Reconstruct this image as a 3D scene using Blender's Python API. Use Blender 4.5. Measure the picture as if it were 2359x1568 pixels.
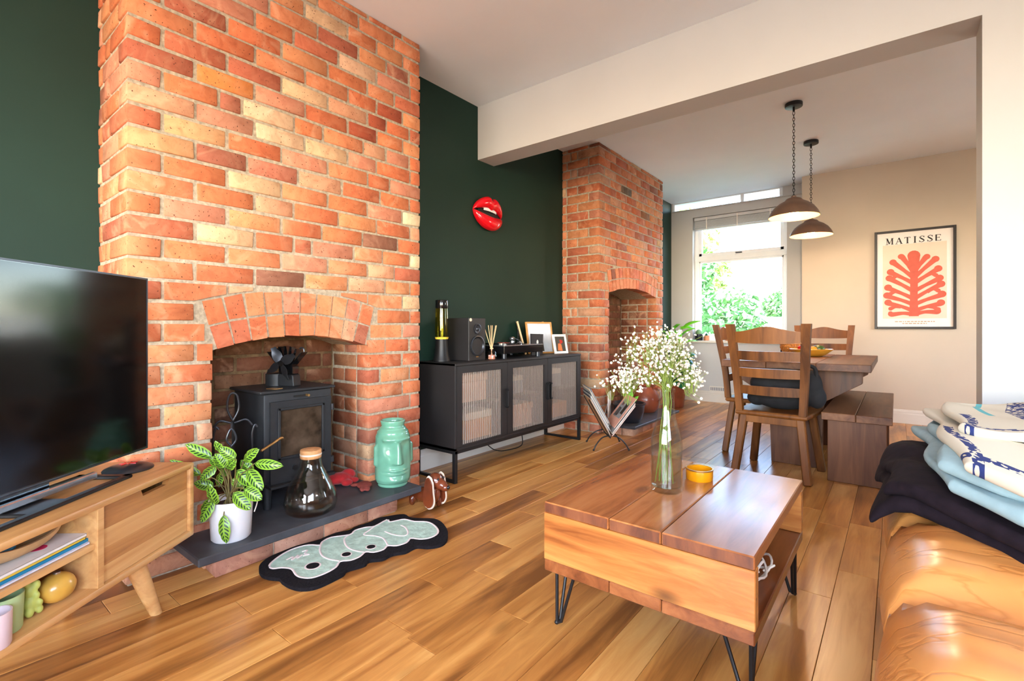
import bpy, bmesh, math, random
from mathutils import Vector, Matrix, Euler
from math import sin, cos, pi, radians, atan2, sqrt

for o in list(bpy.data.objects): bpy.data.objects.remove(o)
SC = bpy.context.scene
COL = SC.collection
rnd = random.Random(7)

# ---------------------------------------------------------------- camera
CAM_H = 0.97
YAW = radians(38.256)
cam_d = bpy.data.cameras.new('camera')
cam_d.sensor_fit = 'HORIZONTAL'; cam_d.sensor_width = 36.0
cam_d.lens = 1123.0 / 2359.0 * 36.0
cam_d.shift_y = -29.0 / 2359.0
cam_d.clip_start = 0.02; cam_d.clip_end = 200
cam = bpy.data.objects.new('camera', cam_d); COL.objects.link(cam)
cam.location = (0, 0, CAM_H); cam.rotation_euler = (pi/2, 0, YAW)
SC.camera = cam

# ---------------------------------------------------------------- world, sun, fill lamps at assumed or invented windows
wd = bpy.data.worlds.new('sky'); SC.world = wd; wd.use_nodes = True
wn = wd.node_tree; bg = wn.nodes['Background']
skyt = wn.nodes.new('ShaderNodeTexSky'); skyt.sky_type = 'NISHITA'; skyt.sun_disc = False
skyt.sun_elevation = radians(42); skyt.sun_rotation = radians(150); skyt.altitude = 50; skyt.dust_density = 1.0
wn.links.new(skyt.outputs[0], bg.inputs[0]); bg.inputs[1].default_value = 2.7

def light(name, kind, loc, rot, power, color=(1,1,1), **kw):
    d = bpy.data.lights.new(name, kind); d.energy = power; d.color = color
    for k, v in kw.items(): setattr(d, k, v)
    o = bpy.data.objects.new(name, d); COL.objects.link(o)
    o.location = loc; o.rotation_euler = rot
    return o
sun = light('sun', 'SUN', (4, -6, 9), (radians(50), 0, radians(28)), 6.0, (1, .95, .86), angle=radians(.8))
# fill lamp for daylight at an assumed wide front window, unseen behind the camera
front = light('front_window_daylight', 'AREA', (-0.25, -3.28, 1.45), (radians(-90), 0, radians(180)), 80, (.86, .94, 1), shape='RECTANGLE', size=3.3, size_y=1.9)
front.rotation_euler = (radians(118), 0, 0)
# side: fill lamp at an invented opening, added to brighten the dining room
# right: fill lamp at an invented right-hand window, added to light brickwork and floor
right = light('right_window_daylight', 'AREA', (2.06, -1.25, 1.5), (radians(110), 0, radians(90)), 38, (.86, .94, 1), shape='RECTANGLE', size=2.3, size_y=1.6)
side = light('side_window_daylight', 'AREA', (2.40, 4.7, 1.55), (radians(90), 0, radians(90)), 9, (1, .95, .87), shape='RECTANGLE', size=.7, size_y=.9)
VS = SC.view_settings
VS.view_transform = 'Standard'; VS.look = 'None'; VS.gamma = 1.0; VS.use_curve_mapping = False
VS.exposure = 0.47

# ---------------------------------------------------------------- materials
def lin(c):
    return tuple((x/12.92 if x <= .04045 else ((x+.055)/1.055)**2.4) for x in [v/255. for v in c]) + (1,)
MATS = {}
def newmat(name):
    m = bpy.data.materials.new(name); m.use_nodes = True
    nt = m.node_tree; b = nt.nodes['Principled BSDF']
    MATS[name] = m
    return m, nt, b
def N(nt, kind, **kw):
    n = nt.nodes.new(kind)
    for k, v in kw.items(): setattr(n, k, v)
    return n
def ramp(nt, fac, stops):
    r = N(nt, 'ShaderNodeValToRGB'); e = r.color_ramp.elements
    while len(e) < len(stops): e.new(0.5)
    for i, (p, c) in enumerate(stops): e[i].position = p; e[i].color = c
    if fac is not None: nt.links.new(fac, r.inputs[0])
    return r
def mixc(nt, fac, a, b, mode='MIX'):
    n = N(nt, 'ShaderNodeMix', data_type='RGBA', blend_type=mode)
    for i, s in ((0, fac), (6, a), (7, b)):
        if hasattr(s, 'links'): nt.links.new(s, n.inputs[i])
        elif i == 0: n.inputs[0].default_value = s
        else: n.inputs[i].default_value = s
    return n.outputs[2]
def plain(name, c, rough=.5, metal=0, var=.06, scale=14, bump=0, coat=0, spec=.5, emit=None, estr=0, trans=0, ior=1.45, sheen=0, alpha=1):
    m, nt, b = newmat(name)
    col = lin(c)
    if var > 0:
        tc = N(nt, 'ShaderNodeTexCoord'); nz = N(nt, 'ShaderNodeTexNoise'); nz.inputs['Scale'].default_value = scale; nz.inputs['Detail'].default_value = 4
        nt.links.new(tc.outputs['Object'], nz.inputs['Vector'])
        d = tuple(x*(1-var*2.2) for x in col[:3]) + (1,); l = tuple(min(1, x*(1+var*1.6)) for x in col[:3]) + (1,)
        r = ramp(nt, nz.outputs['Fac'], [(.3, d), (.7, l)])
        nt.links.new(r.outputs[0], b.inputs['Base Color'])
        if bump:
            bp = N(nt, 'ShaderNodeBump'); bp.inputs['Strength'].default_value = bump; bp.inputs['Distance'].default_value = .01
            nt.links.new(nz.outputs['Fac'], bp.inputs['Height']); nt.links.new(bp.outputs[0], b.inputs['Normal'])
    else:
        b.inputs['Base Color'].default_value = col
    b.inputs['Roughness'].default_value = rough; b.inputs['Metallic'].default_value = metal
    b.inputs['Coat Weight'].default_value = coat; b.inputs['Coat Roughness'].default_value = .08
    b.inputs['Specular IOR Level'].default_value = spec
    b.inputs['Transmission Weight'].default_value = trans; b.inputs['IOR'].default_value = ior
    b.inputs['Sheen Weight'].default_value = sheen
    if emit: b.inputs['Emission Color'].default_value = lin(emit); b.inputs['Emission Strength'].default_value = estr
    return m
def wood(name, stops, rough=.4, scale=(26, 1.6, 26), nscale=1.0, knots=0.0, coat=0, rand=.25, bump=.15, spec=.5):
    """grain runs along the object's local axis with the small scale; tone varies from one object to the next"""
    m, nt, b = newmat(name)
    tc = N(nt, 'ShaderNodeTexCoord'); oi = N(nt, 'ShaderNodeObjectInfo')
    off = N(nt, 'ShaderNodeVectorMath', operation='MULTIPLY_ADD')
    cmb = N(nt, 'ShaderNodeCombineXYZ')
    for i in range(3): nt.links.new(oi.outputs['Random'], cmb.inputs[i])
    nt.links.new(cmb.outputs[0], off.inputs[0]); off.inputs[1].default_value = (17.3, 31.7, 23.1); nt.links.new(tc.outputs['Object'], off.inputs[2])
    mp = N(nt, 'ShaderNodeMapping'); mp.inputs['Scale'].default_value = scale
    nt.links.new(off.outputs[0], mp.inputs['Vector'])
    n1 = N(nt, 'ShaderNodeTexNoise'); n1.inputs['Scale'].default_value = nscale; n1.inputs['Detail'].default_value = 6; n1.inputs['Roughness'].default_value = .62; n1.inputs['Distortion'].default_value = .9
    nt.links.new(mp.outputs[0], n1.inputs['Vector'])
    n2 = N(nt, 'ShaderNodeTexNoise'); n2.inputs['Scale'].default_value = nscale*.28; n2.inputs['Detail'].default_value = 2; n2.inputs['Distortion'].default_value = 1.5
    nt.links.new(mp.outputs[0], n2.inputs['Vector'])
    a = N(nt, 'ShaderNodeMath', operation='MULTIPLY_ADD'); nt.links.new(n2.outputs['Fac'], a.inputs[0]); a.inputs[1].default_value = .55; 
    a2 = N(nt, 'ShaderNodeMath', operation='MULTIPLY'); nt.links.new(n1.outputs['Fac'], a2.inputs[0]); a2.inputs[1].default_value = .5
    nt.links.new(a2.outputs[0], a.inputs[2])
    sh = N(nt, 'ShaderNodeMath', operation='MULTIPLY_ADD'); nt.links.new(oi.outputs['Random'], sh.inputs[0]); sh.inputs[1].default_value = rand; nt.links.new(a.outputs[0], sh.inputs[2])
    sub = N(nt, 'ShaderNodeMath', operation='SUBTRACT'); nt.links.new(sh.outputs[0], sub.inputs[0]); sub.inputs[1].default_value = rand*.5
    k = len(stops)
    r = ramp(nt, sub.outputs[0], [(.35+.36*i/(k-1), lin(c)) for i, c in enumerate(stops)])
    col = r.outputs[0]
    if knots:
        mk = N(nt, 'ShaderNodeMapping'); mk.inputs['Scale'].default_value = tuple(max(2.2, min(5.0, s*.2)) if s > 5 else 2.1 for s in scale)
        nt.links.new(off.outputs[0], mk.inputs['Vector'])
        vo = N(nt, 'ShaderNodeTexVoronoi'); vo.inputs['Scale'].default_value = 1.25; nt.links.new(mk.outputs[0], vo.inputs['Vector'])
        kr = ramp(nt, vo.outputs['Distance'], [(.03, (1, 1, 1, 1)), (.085, (.55, .55, .55, 1)), (.15, (0, 0, 0, 1))])
        kf = N(nt, 'ShaderNodeMath', operation='MULTIPLY'); nt.links.new(kr.outputs[0], kf.inputs[0]); kf.inputs[1].default_value = knots
        dark = lin([c*.42 for c in stops[0]])
        col = mixc(nt, kf.outputs[0], col, dark)
    nt.links.new(col, b.inputs['Base Color'])
    b.inputs['Roughness'].default_value = rough; b.inputs['Coat Weight'].default_value = coat; b.inputs['Coat Roughness'].default_value = .15; b.inputs['Specular IOR Level'].default_value = spec
    if bump:
        bp = N(nt, 'ShaderNodeBump'); bp.inputs['Strength'].default_value = bump; bp.inputs['Distance'].default_value = .004
        nt.links.new(n1.outputs['Fac'], bp.inputs['Height']); nt.links.new(bp.outputs[0], b.inputs['Normal'])
    return m
def brickmat():
    m, nt, b = newmat('brick')
    oi = N(nt, 'ShaderNodeObjectInfo'); ge = N(nt, 'ShaderNodeNewGeometry')
    n1 = N(nt, 'ShaderNodeTexNoise'); n1.inputs['Scale'].default_value = 13; n1.inputs['Detail'].default_value = 5; n1.inputs['Roughness'].default_value = .6; n1.inputs['Distortion'].default_value = 1.4
    nt.links.new(ge.outputs['Position'], n1.inputs['Vector'])
    r1 = ramp(nt, n1.outputs['Fac'], [(.3, (.80, .74, .70, 1)), (.5, (1, 1, 1, 1)), (.66, (1.08, 1.14, 1.16, 1)), (.8, (1.15, 1.35, 1.5, 1))])
    c1 = mixc(nt, 1.0, oi.outputs['Color'], r1.outputs[0], 'MULTIPLY')
    # pale lime smears
    n2 = N(nt, 'ShaderNodeTexNoise'); n2.inputs['Scale'].default_value = 7; n2.inputs['Detail'].default_value = 7; n2.inputs['Distortion'].default_value = 2
    nt.links.new(ge.outputs['Position'], n2.inputs['Vector'])
    r2 = ramp(nt, n2.outputs['Fac'], [(.50, (0, 0, 0, 1)), (.68, (.38, .38, .38, 1))])
    al = N(nt, 'ShaderNodeMath', operation='MULTIPLY'); nt.links.new(r2.outputs[0], al.inputs[0]); nt.links.new(oi.outputs['Alpha'], al.inputs[1])
    c2 = mixc(nt, al.outputs[0], c1, lin((226, 178, 142)))
    # small dark pits
    n3 = N(nt, 'ShaderNodeTexNoise'); n3.inputs['Scale'].default_value = 120; n3.inputs['Detail'].default_value = 2
    nt.links.new(ge.outputs['Position'], n3.inputs['Vector'])
    r3 = ramp(nt, n3.outputs['Fac'], [(.27, (1, 1, 1, 1)), (.33, (0, 0, 0, 1))])
    c3 = mixc(nt, r3.outputs[0], c2, lin((74, 40, 26)))
    nt.links.new(c3, b.inputs['Base Color']); b.inputs['Roughness'].default_value = .85; b.inputs['Specular IOR Level'].default_value = .3
    bp = N(nt, 'ShaderNodeBump'); bp.inputs['Strength'].default_value = .4; bp.inputs['Distance'].default_value = .004
    nz = N(nt, 'ShaderNodeTexNoise'); nz.inputs['Scale'].default_value = 45; nz.inputs['Detail'].default_value = 8
    nt.links.new(ge.outputs['Position'], nz.inputs['Vector']); nt.links.new(nz.outputs['Fac'], bp.inputs['Height']); nt.links.new(bp.outputs[0], b.inputs['Normal'])
brickmat()
def glass(name, c=(255, 255, 255), rough=0.0, ior=1.45, thin=True, mixt=.9):
    """thin pane: clear straight-through with a fresnel reflection"""
    m, nt, b = newmat(name)
    out = nt.nodes['Material Output']
    if thin:
        tr = N(nt, 'ShaderNodeBsdfTransparent'); tr.inputs[0].default_value = lin(c)
        gl = N(nt, 'ShaderNodeBsdfGlossy'); gl.inputs['Roughness'].default_value = rough
        lw_ = N(nt, 'ShaderNodeLayerWeight'); lw_.inputs[0].default_value = .5
        pw_ = N(nt, 'ShaderNodeMath', operation='POWER'); nt.links.new(lw_.outputs['Facing'], pw_.inputs[0]); pw_.inputs[1].default_value = 4.0
        fr = N(nt, 'ShaderNodeMath', operation='MULTIPLY_ADD'); nt.links.new(pw_.outputs[0], fr.inputs[0]); fr.inputs[1].default_value = .75; fr.inputs[2].default_value = .045
        mx = N(nt, 'ShaderNodeMixShader'); nt.links.new(fr.outputs[0], mx.inputs[0]); nt.links.new(tr.outputs[0], mx.inputs[1]); nt.links.new(gl.outputs[0], mx.inputs[2])
        nt.links.new(mx.outputs[0], out.inputs['Surface'])
    else:
        b.inputs['Base Color'].default_value = lin(c); b.inputs['Transmission Weight'].default_value = 1; b.inputs['Roughness'].default_value = rough; b.inputs['IOR'].default_value = ior
    return m

plain('green_paint', (19, 44, 35), .62, var=.05, scale=2.5, spec=.35)
plain('white_paint', (190, 188, 186), .75, var=.015, scale=2, spec=.3)
plain('ceiling_paint', (232, 237, 243), .8, var=.012, scale=2, spec=.25)
plain('cream_paint', (200, 185, 166), .72, var=.02, scale=2, spec=.3)
plain('skirting_paint', (214, 206, 194), .45, var=.015, scale=4)
plain('window_white', (238, 240, 243), .35, var=.01)
plain('mortar', (168, 154, 134), .9, var=.14, scale=60, bump=.5, spec=.2)
plain('sooty_mortar', (112, 88, 62), .9, var=.2, scale=30, bump=.5, spec=.2)
plain('slate', (66, 68, 73), .48, var=.16, scale=9, bump=.06, spec=.5)
plain('subfloor', (70, 44, 24), .8, var=.05)
wood('floor_oak', [(126, 78, 36), (174, 115, 56), (204, 145, 77), (222, 170, 100)], .29, (20, 1.7, 20), 1.0, rand=.26, bump=.06, knots=.3)
wood('table_pine', [(118, 62, 28), (164, 98, 46), (190, 124, 64), (206, 146, 84)], .27, (22, 2.0, 22), 1.0, knots=.75, rand=.1, coat=.25)
wood('table_pine_top', [(98, 50, 24), (138, 78, 40), (164, 100, 54), (182, 120, 70)], .27, (22, 2.0, 22), 1.0, knots=.75, rand=.12, coat=.25)
wood('table_pine_dark', [(84, 40, 20), (122, 66, 34), (146, 86, 48), (160, 100, 60)], .28, (20, 2.2, 20), 1.0, knots=.6, rand=.1, coat=.35)
wood('light_oak', [(168, 114, 64), (200, 146, 88), (218, 168, 108), (228, 182, 124)], .38, (26, 1.8, 26), 1.0, knots=.3, rand=.12)
wood('chair_oak', [(72, 39, 14), (102, 59, 23), (121, 72, 30), (134, 83, 37)], .45, (24, 24, 2.0), 1.0, rand=.1, coat=.0, spec=.3)
wood('dark_walnut', [(68, 38, 23), (94, 56, 35), (114, 72, 45), (130, 87, 57)], .45, (18, 1.4, 18), 1.0, knots=.4, rand=.15, spec=.3)
wood('walnut_upright', [(68, 38, 23), (94, 56, 35), (114, 72, 45), (130, 87, 57)], .45, (18, 18, 1.4), 1.0, knots=.4, rand=.15, spec=.3)
glass('pane_glass')
# ---------------------------------------------------------------- mesh helpers
class B:
    def __init__(s): s.bm = bmesh.new()
    def box(s, lo, hi, bev=0, seg=1, mat=None):
        lo = Vector(lo); hi = Vector(hi)
        r = bmesh.ops.create_cube(s.bm, size=1.0)
        M_ = Matrix.Translation((lo+hi)/2) @ Matrix.Diagonal((*(hi-lo), 1))
        bmesh.ops.transform(s.bm, matrix=M_, verts=r['verts'])
        if bev: bmesh.ops.bevel(s.bm, geom=[e for e in {e for v in r['verts'] for e in v.link_edges}], offset=bev, segments=seg, affect='EDGES', profile=.5)
        if mat is not None:
            pass
        return s
    def obox(s, size, M_, bev=0, seg=1):
        r = bmesh.ops.create_cube(s.bm, size=1.0)
        bmesh.ops.transform(s.bm, matrix=M_ @ Matrix.Diagonal((*size, 1)), verts=r['verts'])
        if bev: bmesh.ops.bevel(s.bm, geom=[e for e in {e for v in r['verts'] for e in v.link_edges}], offset=bev, segments=seg, affect='EDGES', profile=.5)
        return s
    def bar(s, a, b, w, d, up=(0, 0, 1), bev=0):
        """rectangular bar from a to b, w along the side axis, d along the other"""
        a = Vector(a); b = Vector(b); z = (b-a).normalized(); x = Vector(up).cross(z)
        if x.length < 1e-4: x = Vector((1, 0, 0))
        x.normalize(); y = z.cross(x)
        M_ = Matrix((x, y, z)).transposed().to_4x4(); M_.translation = (a+b)/2
        return s.obox((w, d, (b-a).length), M_, bev)
    def cyl(s, c, r, h, seg=24, r2=None, M_=None, bev=0):
        m = Matrix.Translation(Vector(c)+Vector((0, 0, h/2)))
        if M_ is not None: m = M_ @ m
        r_ = bmesh.ops.create_cone(s.bm, cap_ends=True, segments=seg, radius1=r, radius2=r if r2 is None else r2, depth=h, matrix=m)
        if bev:
            es = [e for e in {e for v in r_['verts'] for e in v.link_edges} if len(e.link_faces) == 2 and max(len(f.verts) for f in e.link_faces) > 4]
            bmesh.ops.bevel(s.bm, geom=es, offset=bev, segments=2, affect='EDGES', profile=.5)
        return s
    def ball(s, c, r, u=16, v=10, sc=(1, 1, 1), M_=None):
        m = Matrix.Translation(Vector(c)) @ (M_ if M_ is not None else Matrix()) @ Matrix.Diagonal((*[r*k for k in sc], 1))
        bmesh.ops.create_uvsphere(s.bm, u_segments=u, v_segments=v, radius=1, matrix=m); return s
    def lathe(s, prof, c=(0, 0, 0), seg=28, M_=None, sx=1, sy=1):
        c = Vector(c); rings = []
        for r, z in prof:
            if r < 1e-5: rings.append([s.bm.verts.new((c.x, c.y, c.z+z))]); continue
            rings.append([s.bm.verts.new((c.x+sx*r*cos(2*pi*i/seg), c.y+sy*r*sin(2*pi*i/seg), c.z+z)) for i in range(seg)])
        vs = [v for k in rings for v in k]
        for A, C in zip(rings, rings[1:]):
            for i in range(seg):
                j = (i+1) % seg
                if len(A) == 1 and len(C) == 1: continue
                if len(A) == 1: s.bm.faces.new((A[0], C[j], C[i]))
                elif len(C) == 1: s.bm.faces.new((A[i], A[j], C[0]))
                else: s.bm.faces.new((A[i], A[j], C[j], C[i]))
        if M_ is not None: bmesh.ops.transform(s.bm, matrix=M_, verts=vs)
        return s
    def tube(s, pts, r, seg=8, closed=False, flat=1.0):
        pts = [Vector(p) for p in pts]; n = len(pts); rings = []
        up = Vector((0, 0, 1)); prev = None
        for i, p in enumerate(pts):
            a = pts[(i-1) % n] if closed or i > 0 else p; b = pts[(i+1) % n] if closed or i < n-1 else p
            t = (b-a).normalized()
            x = prev - t*prev.dot(t) if prev is not None else (up.cross(t) if abs(t.z) < .95 else Vector((1, 0, 0)).cross(t))
            x.normalize(); prev = x; y = t.cross(x)
            rr = r[i] if isinstance(r, (list, tuple)) else r
            rings.append([s.bm.verts.new(p + x*rr*cos(2*pi*k/seg) + y*rr*flat*sin(2*pi*k/seg)) for k in range(seg)])
        for i in range(n if closed else n-1):
            A, C = rings[i], rings[(i+1) % n]
            for k in range(seg):
                j = (k+1) % seg; s.bm.faces.new((A[k], A[j], C[j], C[k]))
        if not closed: s.bm.faces.new(rings[0][::-1]); s.bm.faces.new(rings[-1])
        return s
    def prism(s, poly, lo, hi, axis='z', bev=0, M_=None):
        """2-D outline extruded along an axis; poly is (x,y) for z, (y,z) for x, (x,z) for y"""
        def P_(u, v, w): return {'z': (u, v, w), 'x': (w, u, v), 'y': (u, w, v)}[axis]
        A = [s.bm.verts.new(P_(u, v, lo)) for u, v in poly]; C = [s.bm.verts.new(P_(u, v, hi)) for u, v in poly]
        f = [s.bm.faces.new(A[::-1]), s.bm.faces.new(C)]
        n = len(poly)
        for i in range(n): f.append(s.bm.faces.new((A[i], A[(i+1) % n], C[(i+1) % n], C[i])))
        if M_ is not None: bmesh.ops.transform(s.bm, matrix=M_, verts=A+C)
        if bev: bmesh.ops.bevel(s.bm, geom=list({e for q in f for e in q.edges}), offset=bev, segments=1, affect='EDGES', profile=.5)
        return s
    def sheet(s, rows, thick=0):
        """grid of points, optionally given a thickness"""
        V = [[s.bm.verts.new(p) for p in r] for r in rows]
        fs = []
        for i in range(len(V)-1):
            for j in range(len(V[0])-1): fs.append(s.bm.faces.new((V[i][j], V[i][j+1], V[i+1][j+1], V[i+1][j])))
        if thick: 
            bmesh.ops.recalc_face_normals(s.bm, faces=fs)
            bmesh.ops.solidify(s.bm, geom=fs, thickness=thick)
        return s
    def xf(s, M_): bmesh.ops.transform(s.bm, matrix=M_, verts=s.bm.verts); return s
    def bevel(s, w, seg=1, ang=30):
        es = [e for e in s.bm.edges if len(e.link_faces) == 2 and e.calc_face_angle(0) > radians(ang)]
        bmesh.ops.bevel(s.bm, geom=es, offset=w, segments=seg, affect='EDGES', profile=.5, clamp_overlap=True); return s
    def jitter(s, a, r=None):
        r = r or rnd
        for v in s.bm.verts: v.co += Vector((r.uniform(-a, a), r.uniform(-a, a), r.uniform(-a, a)))
        return s
    def mesh(s, name, mat, smooth=True, ang=40):
        bmesh.ops.recalc_face_normals(s.bm, faces=s.bm.faces)
        me = bpy.data.meshes.new(name); s.bm.to_mesh(me); s.bm.free()
        for m in (mat if isinstance(mat, (list, tuple)) else [mat]): me.materials.append(MATS[m])
        if smooth:
            me.polygons.foreach_set('use_smooth', [True]*len(me.polygons)); me.set_sharp_from_angle(angle=radians(ang))
        return me
    def obj(s, name, mat, parent=None, smooth=True, ang=40, label=None):
        return put(name, s.mesh(name, mat, smooth, ang), parent, label=label)
def put(name, me, parent=None, loc=None, rot=None, label=None, color=None):
    o = bpy.data.objects.new(name, me); COL.objects.link(o)
    if parent is not None: o.parent = parent
    if loc is not None: o.location = loc
    if rot is not None: o.rotation_euler = rot
    if label: o['label'] = label
    if color is not None: o.color = color
    return o
def tag(o, label=None, cat=None, group=None, kind=None):
    if label: o['label'] = label
    if cat: o['category'] = cat
    if group: o['group'] = group
    if kind: o['kind'] = kind
    return o
def thing(name, label, cat, loc=(0, 0, 0), rz=0, group=None, kind=None):
    o = bpy.data.objects.new(name, None); COL.objects.link(o); o.empty_display_size = .05
    o.location = loc; o.rotation_euler = (0, 0, rz)
    return tag(o, label, cat, group, kind)
def copy_tree(o, parent=None):
    c = o.copy(); COL.objects.link(c); c.parent = parent
    for ch in [k for k in bpy.data.objects if k.parent == o]: copy_tree(ch, c)
    return c
def subsurf(o, n=2):
    m = o.modifiers.new('subdivision', 'SUBSURF'); m.levels = n; m.render_levels = n; return o
def bez(pts, n=10):
    """smooth curve through points (Catmull-Rom)"""
    P_ = [Vector(p) for p in pts]; out = []
    for i in range(len(P_)-1):
        a = P_[max(i-1, 0)]; b = P_[i]; c = P_[i+1]; d = P_[min(i+2, len(P_)-1)]
        for k in range(n):
            t = k/n
            out.append(.5*((2*b)+(c-a)*t+(2*a-5*b+4*c-d)*t*t+(3*b-a-3*c+d)*t**3))
    out.append(P_[-1]); return out
def bezc(pts, n=8):
    """closed smooth outline, 2-D"""
    P_ = [Vector((*p, 0)) for p in pts]; m = len(P_); out = []
    for i in range(m):
        a, b, c, d = P_[i-1], P_[i], P_[(i+1) % m], P_[(i+2) % m]
        for k in range(n):
            t = k/n; q = .5*((2*b)+(c-a)*t+(2*a-5*b+4*c-d)*t*t+(3*b-a-3*c+d)*t**3); out.append((q.x, q.y))
    return out

# ---------------------------------------------------------------- room dimensions
CEIL = 2.68
XL0, XL1 = -2.66, -2.545      # green wall: near alcove, far alcove
X1, X2 = -2.26, -2.147        # faces of the two chimney breasts
BY0, BY1 = .538, 1.968        # breast 1
CY0, CY1 = 4.018, 5.575       # breast 2
YB0, YB1, ZB = 2.80, 2.99, 2.27   # beam
YP, YW = 6.37, 6.66           # poster wall, window wall
XP = .28                      # pier edge
XC = -.84                     # corner between window recess and poster wall
YR, XR = -3.2, 1.9            # rear wall, right wall
CH = .0827                    # brick course

# floor: sub-floor and separate oak boards
fl = B().box((-2.9, -3.4, -.06), (2.6, 6.9, -.012)).obj('floor', 'subfloor'); tag(fl, kind='structure')
pw = .1275; r_ = random.Random(3); x = XL1-.06; row = 0
while x < 1.7:
    y = -3.2 - r_.uniform(0, .9)
    while y < YW:
        L = r_.choice((.42, .6, .78, .95, 1.15, 1.3, 1.45)); y2 = y+L
        a, b2 = max(y, -3.2), min(y2, YW)
        if b2-a > .03:
            bb = B().box((-pw/2+.0006, -(b2-a)/2+.0006, -.012), (pw/2-.0006, (b2-a)/2-.0006, 0))
            top = [e for e in bb.bm.edges if all(abs(v.co.z) < 1e-5 for v in e.verts)]
            bmesh.ops.bevel(bb.bm, geom=top, offset=.0011, segments=1, affect='EDGES')
            put('plank', bb.mesh('plank', 'floor_oak', False), fl, (x+pw/2, (a+b2)/2, 0))
        y = y2
    x += pw; row += 1

def struct(o): return tag(o, kind='structure')
struct(B().box((-2.9, -3.4, CEIL), (2.7, 7.0, CEIL+.1)).obj('ceiling', 'ceiling_paint', smooth=False))
wl = B(); wl.box((XL0-.15, -3.4, 0), (XL0, BY0+.05, CEIL)); wl.box((XL0-.15, BY0+.04, 0), (XL0-.02, BY1, CEIL))
wl.box((XL1-.2, BY1-.05, 0), (XL1, CY0+.012, CEIL)); wl.box((XL1-.3, CY0, 0), (XL1-.1, CY1, CEIL)); wl.box((XL1-.2, CY1-.1, 0), (-2.445, YW+.25, CEIL))
struct(wl.obj('wall_left', 'green_paint', smooth=False))
# poster wall, window wall with opening, far right wall
struct(B().box((XC, YP, 0), (2.6, YP+.12, CEIL)).box((XC, YP+.1, 0), (XC+.12, YW+.25, CEIL)).obj('wall_back', 'cream_paint', smooth=False))
WX0, WX1, WZ0, WZ1 = -2.155, -1.035, .80, 2.45   # window opening
RX0, RX1, RZ0, RZ1 = -2.43, -1.08, 2.565, 2.672      # glazed strip under the ceiling
ww = B()
ww.box((XL1-.1, YW, 0), (WX0, YW+.26, RZ0)); ww.box((WX1, YW, 0), (XC+.02, YW+.26, RZ0)); ww.box((WX0, YW, 0), (WX1, YW+.26, WZ0)); ww.box((WX0, YW, WZ1), (WX1, YW+.26, RZ0))
ww.box((RX1, YW, RZ0), (XC+.02, YW+.26, CEIL)); ww.box((XL1-.1, YW, RZ0), (RX0, YW+.26, CEIL))
struct(ww.obj('wall_window', 'white_paint', smooth=False))
# right wall and rear wall behind the camera with an assumed front window opening for the fill lamp
wr = B(); wr.box((XR, -3.4, 0), (XR+.12, -2.45, CEIL)); wr.box((XR, -.05, 0), (XR+.12, YB1, CEIL)); wr.box((XR, -2.45, 0), (XR+.12, -.05, .68)); wr.box((XR, -2.45, 2.32), (XR+.12, -.05, CEIL)); wr.box((XR+.4, YB0, 0), (XR+.52, 4.3, CEIL)); wr.box((XR+.4, 5.1, 0), (XR+.52, YP+.1, CEIL)); wr.box((XR+.4, 4.3, 0), (XR+.52, 5.1, 1.05)); wr.box((XR+.4, 4.3, 2.05), (XR+.52, 5.1, CEIL))  # both right-hand openings are invented, to let the added light in
struct(wr.obj('wall_right', 'white_paint', smooth=False))
wb = B(); wb.box((XL0-.1, YR-.2, 0), (-2.0, YR, CEIL)); wb.box((1.5, YR-.2, 0), (XR+.1, YR, CEIL)); wb.box((-2.0, YR-.2, 0), (1.5, YR, .45)); wb.box((-2.0, YR-.2, 2.45), (1.5, YR, CEIL))
struct(wb.obj('wall_rear', 'white_paint', smooth=False))
fw = B()
for xx in (-1.97, -.83, .31, 1.47): fw.box((xx-.03, YR-.13, .45), (xx+.03, YR-.07, 2.45))
fw.box((-2, YR-.13, .45), (1.5, YR-.07, .51)); fw.box((-2, YR-.13, 2.39), (1.5, YR-.07, 2.45)); fw.box((-2, YR-.13, 1.85), (1.5, YR-.07, 1.9))
struct(fw.obj('window_assumed', 'window_white', smooth=False))  # frame of the assumed front window, out of view, where the fill lamp stands
f2 = B()
for yy in (-2.42, -1.25, -.08): f2.box((XR+.03, yy-.03, .68), (XR+.09, yy+.03, 2.32))
f2.box((XR+.03, -2.45, .68), (XR+.09, -.05, .74)); f2.box((XR+.03, -2.45, 2.26), (XR+.09, -.05, 2.32))
struct(f2.obj('window_added', 'window_white', smooth=False))  # frame of the unseen right-hand window made up for the fill light
# beam and pier
struct(B().prism([(XL1-.05, ZB), (XP, ZB), (XP, 0), (XR+.1, 0), (XR+.1, CEIL+.01), (XL1-.05, CEIL+.01)], YB0, YB1, 'y').obj('wall_divider', 'white_paint', smooth=False))
# skirting boards
def skirt(name, lo, hi, axis, out):
    """board with a moulded top edge; profile offset (d, z) extruded along axis"""
    prof = [(0, 0), (.018, 0), (.018, .095), (.013, .105), (.013, .118), (.006, .135), (0, .14)]
    b = B()
    if axis == 'x': b.prism([(out[0]+out[1]*d, z) for d, z in prof], lo, hi, 'x')
    else: b.prism([(out[0]+out[1]*d, z) for d, z in prof], lo, hi, 'y')
    return struct(b.obj(name, 'skirting_paint', smooth=False))
skirt('baseboard_back', XC-.018, 2.3, 'x', (YP, -1))
skirt('baseboard_window', -2.445, XC, 'x', (YW, -1))
skirt('baseboard_left', BY1, CY0, 'y', (XL1, 1))
skirt('baseboard_recess', YP-.0, YW-.02, 'y', (XC, -1))
skirt('baseboard_near', -3.2, BY0, 'y', (XL0, 1))
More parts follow.
